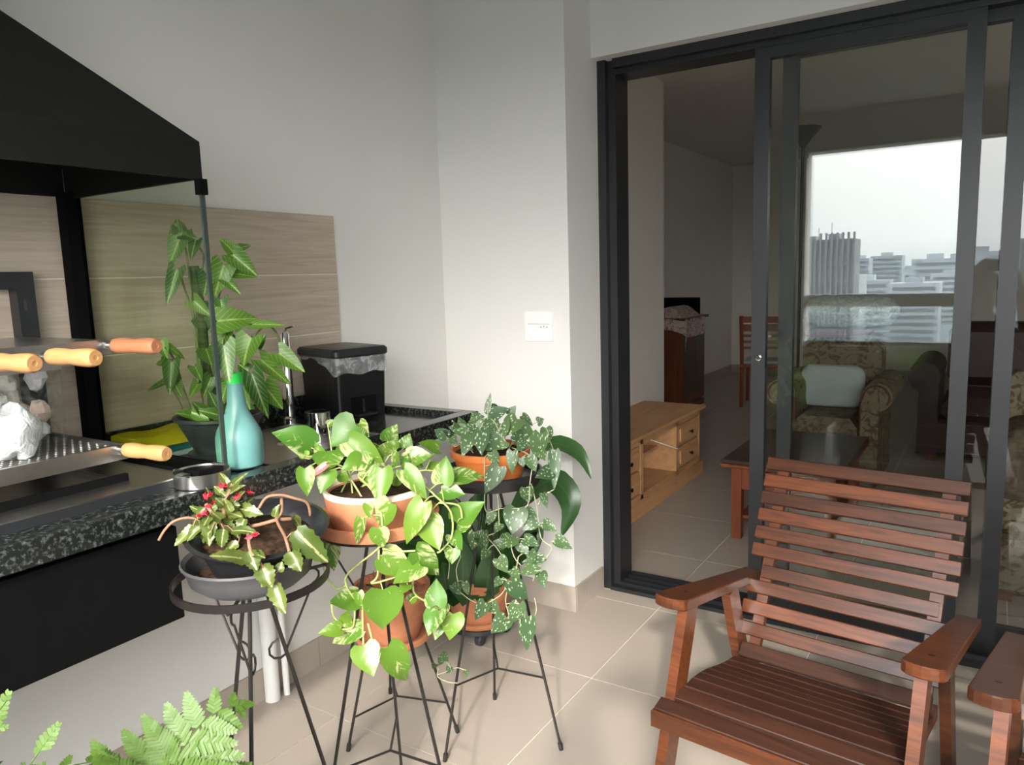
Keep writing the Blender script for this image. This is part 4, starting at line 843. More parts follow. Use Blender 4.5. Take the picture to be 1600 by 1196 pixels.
q = MB(); q.lathe([(0, .010), (.098, .010), (.122, .10), (.136, .165), (.142, .168), (.144, .20), (.134, .20), (.128, .16), (0, .15)], c=(RP[0], RP[1], .061), n=36); part('pot', q, MT['terracotta'], bp, smooth=True)
q = MB(); q.lathe([(.130, .162), (.06, .17), (0, .168)], c=(RP[0], RP[1], .061), n=24); part('soil', q, MT['soil'], bp, smooth=True)
def strap(root, pts, w, mat, n0=None, fold=.22, prof=(.35, .75, 1, .95, .8, .5, .06)):
    # long arching leaf along a polyline
    Q = []
    for i in range(len(pts) - 1):
        p0 = pts[max(i - 1, 0)]; p1 = pts[i]; p2 = pts[i + 1]; p3 = pts[min(i + 2, len(pts) - 1)]
        for k in range(3): u = k / 3; Q.append(.5 * ((2 * p1) + (p2 - p0) * u + (2 * p0 - 5 * p1 + 4 * p2 - p3) * u * u + (3 * p1 - p0 - 3 * p2 + p3) * u ** 3))
    Q.append(pts[-1]); q = MB(); P = []; UV = []; m_ = 5; Nn = len(Q)
    for i, p in enumerate(Q):
        d = (Q[min(i + 1, Nn - 1)] - Q[max(i - 1, 0)]).normalized(); t = i / (Nn - 1); x = t * (len(prof) - 1); a = int(min(x, len(prof) - 2)); ww = prof[a] + (prof[a + 1] - prof[a]) * (x - a)
        toc = (CAM - p).normalized(); nn = (toc * .8 + V(0, 0, 1) * .7) if n0 is None else n0; s_ = d.cross(nn).normalized(); nn = s_.cross(d)
        for j, aa in enumerate((-1, -.5, 0, .5, 1)): P.append(p + s_ * aa * w / 2 * ww + nn * fold * abs(aa) * w / 2 * ww); UV.append((.5 + aa / 2, t))
    b = q.add(P, [(i * m_ + j, i * m_ + j + 1, (i + 1) * m_ + j + 1, (i + 1) * m_ + j) for i in range(Nn - 1) for j in range(m_ - 1)])
    for k, uvc in enumerate(UV): q.uv[b + k] = uvc
    return part('leaf', q, mat, root, smooth=True, autosm=None)
C0 = V(RP[0], RP[1], .22); AR = (RP[0], RP[1], .4)
strap(bp, [C0, at(775, 850, AR, .05), at(810, 790, AR, .08), at(833, 766, AR, .1), at(862, 752, AR, .12), at(886, 772, AR, .14), at(891, 800, AR, .15), at(877, 839, AR, .16)], .105, MT['L_dark'], prof=(.1, .12, .4, .85, 1, 1, .85, .55, .05))
strap(bp, [C0, at(800, 800, AR, .0), at(835, 720, AR, .02), at(862, 694, AR, .05), at(893, 701, AR, .08), at(912, 720, AR, .10), at(924, 749, AR, .12)], .07, MT['L_dark'], prof=(.1, .1, .3, .7, 1, .9, .5, .03))
for (x0_, y0_, x1_, y1_, wd_, dl) in ((690, 900, 660, 800, .13, .02), (715, 890, 700, 770, .14, .05), (735, 900, 745, 770, .13, .07), (755, 900, 790, 790, .13, .05), (765, 910, 815, 850, .11, .1), (675, 905, 610, 850, .11, .0), (700, 930, 690, 880, .11, .12), (725, 925, 722, 845, .12, .13), (760, 930, 768, 860, .10, .14), (650, 880, 625, 790, .12, -.02), (700, 860, 672, 770, .13, .03), (730, 850, 760, 765, .13, .0), (770, 860, 800, 800, .12, .02), (690, 920, 655, 870, .12, .08), (745, 900, 730, 800, .14, .1), (780, 900, 790, 850, .10, .1), (665, 870, 640, 760, .12, -.05)):
    a = at(x0_, y0_, AR, dl); b_ = at(x1_, y1_, AR, dl + .04); strap(bp, [C0, (C0 + a) / 2, a, (a + b_) / 2 + V(0, 0, .02), b_], wd_, MT['L_dark'], prof=(.08, .12, .8, 1, .9, .6, .06))
strap(bp, [C0, at(800, 880, AR, .1), at(825, 850, AR, .12), at(840, 830, AR, .14), at(838, 865, AR, .16)], .08, MT['L_dark'])
# --- syngonium on the counter
SY = (-.30, -1.365)
sy = thing('potted_syngonium', (SY[0], SY[1], .918), 'tall arrow-leaved plant climbing a mossy pole in a dark pot on the counter', 'plant')
q = MB(); q.lathe([(0, 0), (.068, 0), (.082, .004), (.084, .016), (.078, .018), (0, .016)], c=(SY[0], SY[1], .922), n=32); part('saucer', q, MT['slateplastic'], sy, smooth=True)
q = MB(); q.lathe([(0, .016), (.064, .016), (.078, .045), (.104, .100), (.112, .104), (.113, .112), (.104, .112), (.098, .096), (0, .092)], c=(SY[0], SY[1], .922), n=36); part('pot', q, MT['slateplastic'], sy, smooth=True)
q = MB(); q.lathe([(.100, .098), (.05, .104), (0, .102)], c=(SY[0], SY[1], .922), n=24); part('soil', q, MT['soil'], sy, smooth=True)
AY = (SY[0], SY[1], 1.2)
pole = [V(SY[0], SY[1], 1.02), at(322, 580, AY), at(315, 500, AY), at(303, 416, AY)]
q = MB(); q.tube(pole, .0125, 10); part('moss_pole', q, MT['moss'], sy, smooth=True)
VY = [pole]
for pts in ([(330, 640), (335, 560), (338, 480), (350, 440), (362, 402)], [(318, 640), (308, 560), (300, 470), (292, 400), (285, 372)], [(300, 645), (284, 600), (276, 570), (262, 545)], [(345, 645), (370, 600), (385, 560), (395, 530), (410, 512), (425, 512), (436, 530), (438, 550)],
            [(350, 645), (385, 610), (400, 580), (420, 565)], [(312, 560), (300, 490), (288, 450), (283, 433)], [(325, 600), (345, 540), (372, 510), (396, 507)], [(305, 500), (312, 440), (318, 400), (305, 380)], [(285, 640), (272, 612), (262, 598)], [(335, 645), (322, 600), (306, 570)]):
    VY.append(vine(sy, 'stem', pxl(pts, AY), .0028, MT['darkvine']))
syn = [(281,362,276,341,18,.02),(284,364,264,417,25,.02),(286,366,309,374,15,.02),(305,377,298,407,15,.02),(276,422,260,477,19,.02),(366,396,342,371,19,.03),(369,389,393,383,11,.03),(364,398,403,432,24,.04),(358,427,403,433,16,.02),(350,434,376,460,15,.03),(350,414,335,464,28,.03),(325,430,318,465,21,.02),(345,468,349,492,17,.02),(303,470,331,496,18,.02),(340,502,407,497,32,.05),(395,507,448,508,12,.04),(315,498,322,521,22,.01),(352,520,341,562,26,.03),(350,540,359,600,26,.265),(392,528,379,573,32,.05),(436,552,477,582,24,.04),(408,563,456,603,21,.04),(387,580,371,567,17,.03),(394,585,420,656,24,.06),(413,603,443,641,25,.05),(378,615,391,641,15,.04),(390,600,407,642,15,.04),(250,535,262,561,17,.03),(265,543,291,563,9,.03),(268,566,265,619,20,.03),(258,568,242,568,11,.02),(256,598,229,612,8,.02),(270,595,284,621,19,.03),(305,573,316,597,15,.03),(325,652,284,641,19,.07),(341,649,310,641,17,.08),(320,645,299,627,16,.05),(340,640,325,610,19,.05),(322,545,331,572,23,.03),(330,590,318,620,18,.05),(300,650,272,645,13,.06),(355,600,345,632,18,.05),(310,600,296,622,14,.03),(372,545,362,520,15,.0),(330,480,318,500,18,.0),(388,640,372,620,14,.02),(402,540,416,522,14,.02),(340,455,326,440,16,0),(425,570,440,562,12,.03)]
plant_leaves(sy, AY, syn, MT['L_vein'], MT['darkvine'], 'arrow', VY, lambda x, y, g: .03, fold=.35, curl=.10, wave=.08, seed=13, jit=.35, pet=.0016, maxpet=.10, tipd=.02)

# --- fern at the near left
FB = V(.22, -2.10, .52)
fr = thing('potted_fern', (FB.x, FB.y, 0), 'pale green fern in a tall planter at the near left', 'plant')
q = MB(); q.lathe([(0, 0), (.085, 0), (.115, .44), (.12, .445), (.12, .47), (.108, .47), (.104, .44), (0, .43)], c=(FB.x, FB.y, 0), n=32); part('planter', q, MT['slateplastic'], fr, smooth=True)
q = MB(); q.lathe([(.104, .44), (0, .45)], c=(FB.x, FB.y, 0), n=24); part('soil', q, MT['soil'], fr, smooth=True)
def frond(root, pts, Lmax, nrm, npin=9, ang=58, seed=0, mat=None, lead=.22, taper=.9):
    rg = random.Random(seed); Q = []
    for i in range(len(pts) - 1):
        p0 = pts[max(i - 1, 0)]; p1 = pts[i]; p2 = pts[i + 1]; p3 = pts[min(i + 2, len(pts) - 1)]
        for k in range(8): u = k / 8; Q.append(.5 * ((2 * p1) + (p2 - p0) * u + (2 * p0 - 5 * p1 + 4 * p2 - p3) * u * u + (3 * p1 - p0 - 3 * p2 + p3) * u ** 3))
    Q.append(pts[-1]); S_ = [0]
    for a, b in zip(Q[:-1], Q[1:]): S_.append(S_[-1] + (b - a).length)
    T_ = S_[-1]
    def pos(s):
        for i in range(len(Q) - 1):
            if S_[i + 1] >= s: u = (s - S_[i]) / max(1e-9, S_[i + 1] - S_[i]); return Q[i].lerp(Q[i + 1], u), (Q[i + 1] - Q[i]).normalized()
        return Q[-1], (Q[-1] - Q[-2]).normalized()
    mb = MB(); mb.tube(Q, .0016, 4, r2=.0006)
    def pinna(o, d, L, s_ax, n_):
        k = max(5, int(L / .0058)); dr_ = -n_ * .12
        for i in range(k):
            t = (i + .3) / k; c = o + d * L * t + dr_ * L * t * t; l = L * .36 * (1 - t) ** .75 * min(1, .7 + t * 3) + .002
            for sg in (-1, 1):
                tip = c + (s_ax * sg * .86 + d * .55) * l + n_ * rg.uniform(-.15, .15) * l; w_ = L / k * .62; a = c - d * w_ * .5; b_ = c + d * w_; m_ = a + (tip - c) * .84; m2 = b_ + (tip - c) * .72
                mb.add([a, m_, tip, m2, b_], [(0, 1, 3, 4), (1, 2, 3)] if sg > 0 else [(4, 3, 1, 0), (3, 2, 1)])
    for i in range(npin):
        t = lead + (1 - lead) * (i / npin); p, d = pos(t * T_); n_ = (nrm - d * nrm.dot(d)).normalized(); sx_ = d.cross(n_)
        L = Lmax * (1 - (i / npin)) ** taper + .004
        for sg in (-1, 1):
            if i % 1 == 0:
                pd = (sx_ * sg * math.sin(math.radians(ang)) + d * math.cos(math.radians(ang)) + n_ * rg.uniform(-.12, .12)).normalized(); pinna(p + d * (.004 * sg), pd, L * rg.uniform(.9, 1.08), n_.cross(pd).normalized(), n_)
    p, d = pos(T_ * .93); n_ = (nrm - d * nrm.dot(d)).normalized(); pinna(p, d, T_ * .09, d.cross(n_), n_)
    mb.uv = {i: (.2, .5) for i in range(len(mb.v))}
    return part('frond', mb, mat or MT['L_fern'], root)
AF = (FB.x, FB.y, .6)
for pts, Lm, nr, np_, an in (
    ([(225, 1300, .02), (262, 1215, .03), (288, 1168, .03), (316, 1130, .03), (348, 1109, .03), (391, 1100, .02)], .145, (CAM - FB).normalized() + V(-.1, -.1, .2), 8, 64),
    ([(20, 1290, .12), (60, 1225, .13), (110, 1198, .13), (176, 1187, .12)], .060, V(.3, -.5, .9), 8, 52),
    ([(10, 1280, .14), (45, 1200, .16), (87, 1140, .16)], .040, (CAM - FB).normalized(), 8, 38),
    ([(-70, 1260, .16), (-40, 1190, .18), (-20, 1140, .18), (10, 1095, .18)], .10, (CAM - FB).normalized(), 7, 68),
    ([(150, 1300, -.05), (180, 1240, -.05), (200, 1196, -.05)], .07, (CAM - FB).normalized(), 7, 60),
    ([(60, 1300, .05), (90, 1240, .05), (130, 1205, .05)], .08, (CAM - FB).normalized(), 7, 60),
    ([(300, 1320, .05), (370, 1270, .06), (440, 1250, .06)], .06, V(0, 0, 1), 8, 60)):
    frond(fr, [FB - V(0, 0, .07)] + [at(x, y, AF, dl) for x, y, dl in pts], Lm, nr, np_, an, len(pts), lead=.42)

# ================================================================== WOODEN ARMCHAIRS (u right, v back, w up)
CH = thing('wooden_armchair', (1.01, -.896, 0), 'red-brown slatted wooden armchair, the whole one in front of the sliding door', 'chair', rz=math.radians(-6.5))
TB = math.atan2(.24, .51)                                   # recline of the back
def back_pt(z): return .40 + (z - .27) * .24 / .51
zs = [.765, .717, .669, .621, .573, .525, .470, .427, .372, .316]
for i, z in enumerate(zs):
    hw = .27 if i != 6 else .232
    m_ = Matrix.Translation((0, back_pt(z), z)) @ Matrix.Rotation(-TB, 4, 'X')
    q = MB(); q.box(-hw, hw, -.009, .009, -.0195, .0195, bev=.0025, mat=m_); part('back_slat', q, MT['chair'], CH, local=True)
for sgn in (-1, 1):
    q = MB(); q.bar((sgn * .222, back_pt(.215) + .021, .215), (sgn * .222, back_pt(.765) + .021, .765), .032, .022, up=(0, 1, -.4)); part('back_post', q, MT['chair'], CH, local=True)
seat = [(-.047, .296), (0, .310), (.046, .318), (.092, .316), (.138, .308), (.184, .296), (.230, .283), (.276, .272), (.322, .264)]
for i, (v_, z) in enumerate(seat):
    a, b = seat[max(i - 1, 0)], seat[min(i + 1, len(seat) - 1)]; sl = math.atan2(b[1] - a[1], b[0] - a[0]); hw = .292 if i < 2 else .255
    if i == 1: hw = .262
    m_ = Matrix.Translation((0, v_, z - .008)) @ Matrix.Rotation(sl, 4, 'X'); q = MB(); q.box(-hw, hw, -.0205, .0205, -.008, .008, bev=.002, mat=m_); part('seat_slat', q, MT['chairseat'], CH, local=True)
m_ = Matrix.Translation((0, .372, .272)) @ Matrix.Rotation(-TB - .35, 4, 'X'); q = MB(); q.box(-.245, .245, -.009, .009, -.021, .021, bev=.0025, mat=m_); part('seat_slat', q, MT['chairseat'], CH, local=True)
q = MB(); q.box(-.296, .296, -.076, -.054, .240, .286, bev=.003); part('front_rail', q, MT['chair'], CH, local=True)
for sgn in (-1, 1):
    q = MB(); q.prism([(-.054, .236), (-.054, .284), (.0, .296), (.09, .300), (.2, .276), (.36, .248), (.44, .238), (.44, .200), (.2, .225)], 0, sgn * .238 - .011, sgn * .238 + .011); part('side_rail', q, MT['chair'], CH, local=True)
    # arm: wide rounded tip in front, narrowing and sloping to the back
    pl = []
    for k in range(9):
        a = PI + PI * k / 8; pl.append((.043 * math.cos(a), .012 + .030 * math.sin(a)))
    pl = pl + [(.034, .58), (-.020, .58)]
    if sgn < 0: pl = [(-u, v) for u, v in pl][::-1]
    zf = lambda v: .560 - (v + .02) * .205
    P = []; n = len(pl); U0 = sgn * .283; zo = lambda v: zf(v)
    for dz in (-.028, -.025, -.003, 0):
        ins = .0025 if dz in (-.028, 0) else 0
        for (u, v) in pl: k = 1 - ins / .04; P.append((U0 + u * k, .28 + (v - .28) * (1 - ins / .3), zo(v) + dz))
    fs = [tuple(range(n - 1, -1, -1)), tuple(3 * n + k for k in range(n))]
    for r in range(3): fs += [(r * n + k, r * n + (k + 1) % n, (r + 1) * n + (k + 1) % n, (r + 1) * n + k) for k in range(n)]
    q = MB(); q.add(P, fs); part('armrest', q, MT['chair'], CH, local=True)
    q = MB(); q.bar((sgn * .272, .085, zf(.085) - .026), (sgn * .272, -.092, 0), .026, .062, up=(0, 1, .4)); part('leg', q, MT['chair'], CH, local=True)
    q = MB(); q.bar((sgn * .272, .345, zf(.345) - .026), (sgn * .272, .515, 0), .026, .058, up=(0, 1, -.3)); part('leg', q, MT['chair'], CH, local=True)
    q = MB(); q.lathe([(.0065, 0), (.0065, .0012), (0, .0014)], n=10, mat=Matrix.Translation((sgn * .283, .09, zf(.09) - .0003)) @ Matrix.Rotation(-.2, 4, 'X')); part('plug', q, MT['knob'], CH, local=True)
c2_ = copy_tree(CH, loc=(1.692, -1.014, 0), label='red-brown slatted wooden armchair cut off by the right edge of the picture')
CH['group'] = c2_['group'] = 'slatted wooden armchairs'

# ================================================================== LIVING ROOM
tv = thing('tv_cabinet', (-.45, 1.6, 0), 'honey pine low cabinet with four drawers and an open shelf bay', 'cabinet')
Y0, Y1, XB, XFt = .90, 2.30, -.665, -.25
def fb(name, x0, x1, y0, y1, z0, z1, mat, parent, bev=.002, **k): q = MB(); q.box(x0, x1, y0, y1, z0, z1, bev=bev); return part(name, q, mat, parent, **k)
fb('top', XB, XFt + .03, Y0 - .02, Y1 + .03, .448, .468, MT['pine'], tv); fb('plinth', XB, XFt + .018, Y0 - .01, Y1 + .02, 0, .085, MT['pine'], tv)
fb('back', XB, XB + .012, Y0, Y1, .085, .448, MT['pine'], tv); fb('side', XB, XFt, Y0, Y0 + .02, .085, .448, MT['pine'], tv); fb('side', XB, XFt, Y1 - .02, Y1, .085, .448, MT['pine'], tv)
fb('floor_board', XB, XFt, Y0, Y1, .085, .118, MT['pine'], tv); fb('top_rail', XFt - .03, XFt, Y0, Y1, .405, .448, MT['pine'], tv)
for yy in (1.285, 1.85): fb('divider', XB, XFt, yy, yy + .035, .085, .448, MT['pine'], tv)
fb('shelf', XB, XFt - .12, 1.32, 1.85, .255, .27, MT['pine'], tv)
for (ya, yb) in ((.94, 1.275), (1.90, 2.27)):
    for (za, zb) in ((.125, .255), (.268, .398)):
        d_ = fb('drawer', XFt - .35, XFt - .004, ya, yb, za, zb, MT['pine'], tv)
        q = MB(); q.box(XFt - .004, XFt + .006, ya + .02, yb - .02, za + .02, zb - .02, bev=.005); part('panel', q, MT['pine'], d_)
        q = MB(); q.lathe([(.005, 0), (.005, .01), (.012, .016), (.012, .022), (0, .026)], n=12, mat=Matrix.Translation((XFt + .005, (ya + yb) / 2, (za + zb) / 2)) @ Matrix.Rotation(PI / 2, 4, 'Y')); part('knob', q, MT['knob'], d_, smooth=True)
q = MB(); q.tube([V(XFt - .10, 1.50, .405), V(XFt + .02, 1.82, .27)], .004, 5); solo('cable', q, MT['pvc'], (XFt, 1.6, .3), 'thin pale cable hanging across the open bay of the pine cabinet', 'cable')
# coffee table
tb = thing('coffee_table', (.545, 1.52, 0), 'dark-topped cherry wood coffee table behind the sliding door', 'table')
fb('tabletop', .262, .835, 1.10, 1.94, .398, .42, MT['tabletop'], tb, bev=.004); fb('edge', .258, .839, 1.096, 1.944, .380, .398, MT['tablewood'], tb, bev=.004)
for lx in (.302, .745):
    for ly in (1.14, 1.85): fb('leg', lx, lx + .05, ly, ly + .05, 0, .38, MT['tablewood'], tb)
for ly in (1.15, 1.872): fb('apron', .352, .745, ly, ly + .02, .26, .38, MT['tablewood'], tb)
for lx in (.312, .765): fb('apron', lx, lx + .02, 1.19, 1.85, .26, .38, MT['tablewood'], tb)
fb('drawer', .40, .70, 1.140, 1.152, .275, .365, MT['tablewood'], tb); fb('shelf', .33, .77, 1.18, 1.86, .10, .118, MT['tablewood'], tb)
# dark bookcase with a floral cloth
bk = thing('bookcase', (-1.28, 4.5, 0), 'dark red wooden bookcase with glazed doors in the far alcove', 'bookcase')
fb('carcass', -1.54, -1.12, 4.30, 4.98, .06, .90, MT['darkwood'], bk); fb('top', -1.545, -1.06, 4.28, 5.00, .90, .925, MT['darkwood'], bk); fb('plinth', -1.54, -1.10, 4.29, 4.99, 0, .06, MT['darkwood'], bk)
for yy in (4.30, 4.64):
    d_ = fb('door', -1.12, -1.098, yy, yy + .34, .08, .89, MT['darkwood'], bk); fb('pane', -1.0985, -1.096, yy + .05, yy + .29, .14, .83, MT['tabletop'], d_, bev=.0005)
fb('end_panel', -1.50, -1.16, 4.288, 4.30, .12, .84, MT['darkwood'], bk)
q = MB(); n1, n2 = 14, 12; P = []
for i in range(n1):
    for j in range(n2):
        a = i / (n1 - 1); b = j / (n2 - 1); x = -1.52 + .56 * a; y = 4.20 + .62 * b; z = .929
        ex = max(0, x + 1.055); ey = max(0, 4.275 - y)
        if ex > 0: z -= ex * 2.0; x = -1.052 + .012 * math.sin(14 * b)
        if ey > 0: z -= ey * 1.8 + (.02 * math.sin(9 * a)); y = 4.272 + .006 * math.sin(16 * a)
        if .2 < a < .75 and b > .25: z += .10 * math.sin((a - .2) / .55 * PI)
        P.append((x, y, z))
q.add(P, [(i * n2 + j, (i + 1) * n2 + j, (i + 1) * n2 + j + 1, i * n2 + j + 1) for i in range(n1 - 1) for j in range(n2 - 1)])
solo('floral_cloth', q, MT['floralcloth'], (-1.3, 4.5, .93), 'pale floral cloth draped over the dark bookcase with one corner hanging', 'cloth', smooth=True)
q = MB(); q.box(-1.52, -1.14, 4.86, 4.97, .926, 1.10, bev=.006); solo('black_box', q, MT['black'], (-1.33, 4.9, .926), 'small black box behind the floral cloth on the bookcase', 'box')
# dining chair
dc = thing('dining_chair', (-.52, 5.12, 0), 'reddish ladder-back dining chair with a pale seat by the far wall', 'chair', rz=math.radians(8))
for (lx, ly) in ((-.2, -.2), (.2, -.2)):
    q = MB(); q.tube([(lx, ly, 0), (lx, ly + .01, .44), (lx, ly - .02, .65), (lx, ly - .07, .915)], .019, 8); part('back_post', q, MT['tablewood'], dc, local=True, smooth=True)
for (lx, ly) in ((-.19, .2), (.19, .2)): q = MB(); q.tube([(lx, ly, 0), (lx, ly, .43)], .017, 8); part('leg', q, MT['tablewood'], dc, local=True, smooth=True)
for zz, hh in ((.88, .03), (.80, .035), (.72, .012), (.66, .012), (.60, .012)): q = MB(); q.box(-.2, .2, -.215 - (zz - .6) * .18, -.200 - (zz - .6) * .18, zz - hh, zz + hh, bev=.002); part('slat', q, MT['tablewood'], dc, local=True)
q = MB(); q.box(-.215, .215, -.21, .22, .40, .435, bev=.006); part('seat_frame', q, MT['tablewood'], dc, local=True)
q = MB(); q.box(-.2, .2, -.19, .21, .435, .465, bev=.012); part('cushion', q, MT['pillow'], dc, local=True)
# floral armchair
def rolled_arm(q, x, y0, y1, z, r, sgn): 
    prof = []
    for k in range(20): a = 2 * PI * k / 20; prof.append((x + r * math.cos(a), z + r * math.sin(a)))
    q.prism(prof, 1, y0, y1)
ac = thing('floral_armchair', (.42, 2.55, 0), 'floral upholstered armchair with rolled arms behind the coffee table', 'armchair')
fb('base', .30, .82, 2.22, 2.95, .06, .30, MT['floral'], ac, bev=.02); fb('seat_cushion', .36, .74, 2.18, 2.75, .30, .46, MT['floral'], ac, bev=.05); fb('backrest', .32, .80, 2.72, 2.95, .30, .90, MT['floral'], ac, bev=.07)
for sgn, x in ((-1, .33), (1, .80)):
    q = MB(); rolled_arm(q, x + sgn * .035, 2.20, 2.90, .60, .085, sgn); q.box(x - .05, x + .05, 2.204, 2.896, .06, .60); part('arm', q, MT['floral'], ac)
    q = MB(); q.tube([V(x - sgn * .05, 2.196, .30), V(x - sgn * .05, 2.196, .56)] + [V(x + sgn * .035 - sgn * .070 * math.cos(a), 2.196, .60 + .070 * math.sin(a)) for a in [k * PI / 10 for k in range(0, 13)]], .006, 5); part('piping', q, MT['darkwood'], ac, smooth=True)
for x in (.32, .75):
    for y in (2.26, 2.88): fb('foot', x, x + .05, y, y + .05, 0, .06, MT['darkwood'], ac)
q = MB(); loft(q, [[(x + .53, 2.60 + k_ * .06, z + .60) for x, z in rbox(0, 0, 0, 0, .19 * s_, .135 * s_, .07 * s_)] for k_, s_ in ((-1, .82), (-.6, .97), (0, 1.02), (.6, .97), (1, .82))])
pm = q.mesh('pillow', MT['pillow'], True, (.53, 2.60, .46), .8); po_ = bpy.data.objects.new('pillow', pm); COL.objects.link(po_); po_.location = (.53, 2.60, .46); tag(po_, 'pale grey pillow propped on the floral armchair', 'pillow')
q = MB(); q.box(.33, .72, 2.70, 2.98, .903, .955, bev=.02); solo('pink_blanket', q, plain('dusty_pink_cloth', (.36, .25, .26), .9, var=.1), (.36, 2.84, .903), 'folded dusty pink blanket on the back of the floral armchair', 'blanket')
q = MB(); rg = random.Random(9); rr_ = []
for i in range(13):
    x = .28 + .60 * i / 12; r = .115 * (1 - .75 * abs(i / 6 - 1) ** 8) * rg.uniform(.96, 1.03); rr_.append([(x, 2.84 + r * math.cos(2 * PI * k / 20), 1.07 + r * .95 * math.sin(2 * PI * k / 20)) for k in range(20)])
loft(q, rr_); solo('wrapped_quilt_roll', q, MT['whitebag'], (.41, 2.84, .957), 'rolled pale quilt in clear plastic lying on the armchair back', 'quilt roll', smooth=True)
# torchiere
fl_ = thing('floor_lamp', (.20, 3.15, 0), 'slim dark uplighter floor lamp behind the floral armchair', 'lamp')
q = MB(); q.lathe([(0, 0), (.13, 0), (.13, .015), (.02, .03), (0, .03)], c=(.20, 3.15, 0), n=24); part('base', q, MT['lampmetal'], fl_, smooth=True)
q = MB(); q.tube([(.20, 3.15, .02), (.20, 3.15, 2.22)], .011, 8); part('pole', q, MT['lampmetal'], fl_, smooth=True)
q = MB(); q.lathe([(.012, 2.20), (.06, 2.26), (.125, 2.33), (.12, 2.335), (.055, 2.27), (0, 2.23)], c=(.20, 3.15, 0), n=28); part('shade', q, MT['lampmetal'], fl_, smooth=True)
# sofa at the right behind the glass
sf = thing('floral_sofa', (1.9, 1.35, 0), 'floral sofa right behind the glass at the right edge', 'sofa')
fb('base', 1.42, 2.7, .86, 1.70, .05, .27, MT['floral'], sf, bev=.02); fb('seat_cushion', 1.40, 2.02, .85, 1.52, .27, .44, MT['floral'], sf, bev=.05); fb('seat_cushion', 2.04, 2.68, .85, 1.52, .27, .44, MT['floral'], sf, bev=.05)
fb('backrest', 1.42, 2.7, 1.48, 1.74, .27, .86, MT['floral'], sf, bev=.07)
for x in (1.45, 2.6):
    for y in (.92, 1.62): fb('foot', x, x + .05, y, y + .05, 0, .05, MT['darkwood'], sf)
q = MB(); loft(q, [[(x + 1.72, y + 1.06, z) for x, y in rbox(0, 0, 0, 0, .33 * s_, .20 * s_, .1 * s_)] for z, s_ in ((.435, .95), (.50, 1.02), (.60, 1.0), (.68, .93), (.72, .75))]); solo('plush_throw', q, MT['fur'], (1.72, 1.06, .44), 'brown plush throw bundled on the sofa seat by the glass', 'throw', smooth=True)
ls_ = thing('leather_sofa', (1.75, 3.7, 0), 'dark maroon leather sofa with a rolled arm behind the floral pieces', 'sofa')
fb('base', 1.00, 2.70, 3.25, 4.10, .06, .30, MT['paleblack'], ls_, bev=.02)
for x_ in (1.12, 1.88): fb('seat_cushion', x_, x_ + .74, 3.22, 3.90, .30, .46, MT['paleblack'], ls_, bev=.05); fb('back_cushion', x_, x_ + .74, 3.86, 4.12, .46, .93, MT['paleblack'], ls_, bev=.07)
for sgn, x in ((-1, 1.04), (1, 2.68)):
    q = MB(); rolled_arm(q, x + sgn * .03, 3.22, 4.05, .60, .10, sgn); q.box(x - .06, x + .06, 3.226, 4.044, .06, .60); part('arm', q, MT['paleblack'], ls_)
for x in (1.04, 2.6):
    for y in (3.30, 4.0): fb('foot', x, x + .06, y, y + .06, 0, .06, MT['darkwood'], ls_)

# ================================================================== RAILING AND CITY (seen in the door glass)
rl_ = thing('balcony_railing', (.09, -3.28, .74), 'grey metal balcony railing with a glass infill, mirrored in the door', 'railing')
MR = plain('grey_railing_metal', (.50, .52, .52), .45, .3, var=.03)
q = MB(); q.box(.09, 3.3, -3.31, -3.25, 1.045, 1.145, bev=.006); part('top_rail', q, MR, rl_)
q = MB(); q.box(.09, 3.3, -3.285, -3.275, .765, 1.06); part('glass_infill', q, MT['railglass'], rl_)
q = MB(); q.box(.09, 3.3, -3.30, -3.26, .74, .768); part('bottom_rail', q, MT['black'], rl_)
bf = thing('potted_fern', (.88, -2.93, 0), 'green fern in a planter by the balcony railing, mirrored in the door', 'plant')
q = MB(); q.lathe([(0, 0), (.10, 0), (.13, .50), (.135, .52), (.12, .52), (.118, .48), (0, .47)], c=(.88, -2.93, 0), n=28); part('planter', q, MT['slateplastic'], bf, smooth=True)
for k in range(11):
    a = 2 * PI * k / 11 + .3; o = V(.88, -2.93, .50); L = .34 + .05 * (k % 3); d = V(math.cos(a), math.sin(a) * .55, 0)
    frond(bf, [o, o + d * L * .25 + V(0, 0, .16), o + d * L * .62 + V(0, 0, .27), o + d * L + V(0, 0, .25 + .03 * (k % 2))], .075, (d * -.5 + V(0, 0, 1)).normalized(), 8, 62, 30 + k)
mb = MB(); mb.box(-3000, 3000, -4000, -8, -62, -60); struct('ground', mb, plain('hazy_city_ground', (.11, .13, .12), .9, var=.2, scale=.05))
TW = plain('pale_concrete_tower', (.27, .295, .325), .85, var=.06, scale=.5); BLD = [plain('haze_tinted_block_%s' % 'abc'[i], c, .9, var=.05, scale=.3) for i, c in enumerate(((.55, .60, .64), (.62, .66, .70), (.48, .53, .57)))]  # pale bluish block colours have the distance haze painted in
WIN = plain('dull_window_band', (.26, .29, .32), .4, var=.05)
tw = thing('office_tower', (-28, -155, -60), 'grey ribbed office tower mirrored at the left of the door glass', 'building')
q = MB(); q.box(-44, -20.4, -157, -150, -60, 6.6); part('facade', q, TW, tw)
for k in range(25): q = MB(); q.box(-44 + k * .97, -44 + k * .97 + .40, -150, -149.6, -60, 6.6 + (1.2 if k > 17 else 0)); part('rib', q, TW, tw)
for k in range(14): q = MB(); q.box(-44, -20.4, -149.98, -149.8, 1.6 - k * 3.1, 2.4 - k * 3.1); part('window_band', q, WIN, tw)
for k in range(5): q = MB(); q.tube([(-34 + k * 2.3, -152, 6.6), (-34 + k * 2.3, -152, 9.0 + (k % 3) * .8)], .06, 5); part('antenna', q, WIN, tw)
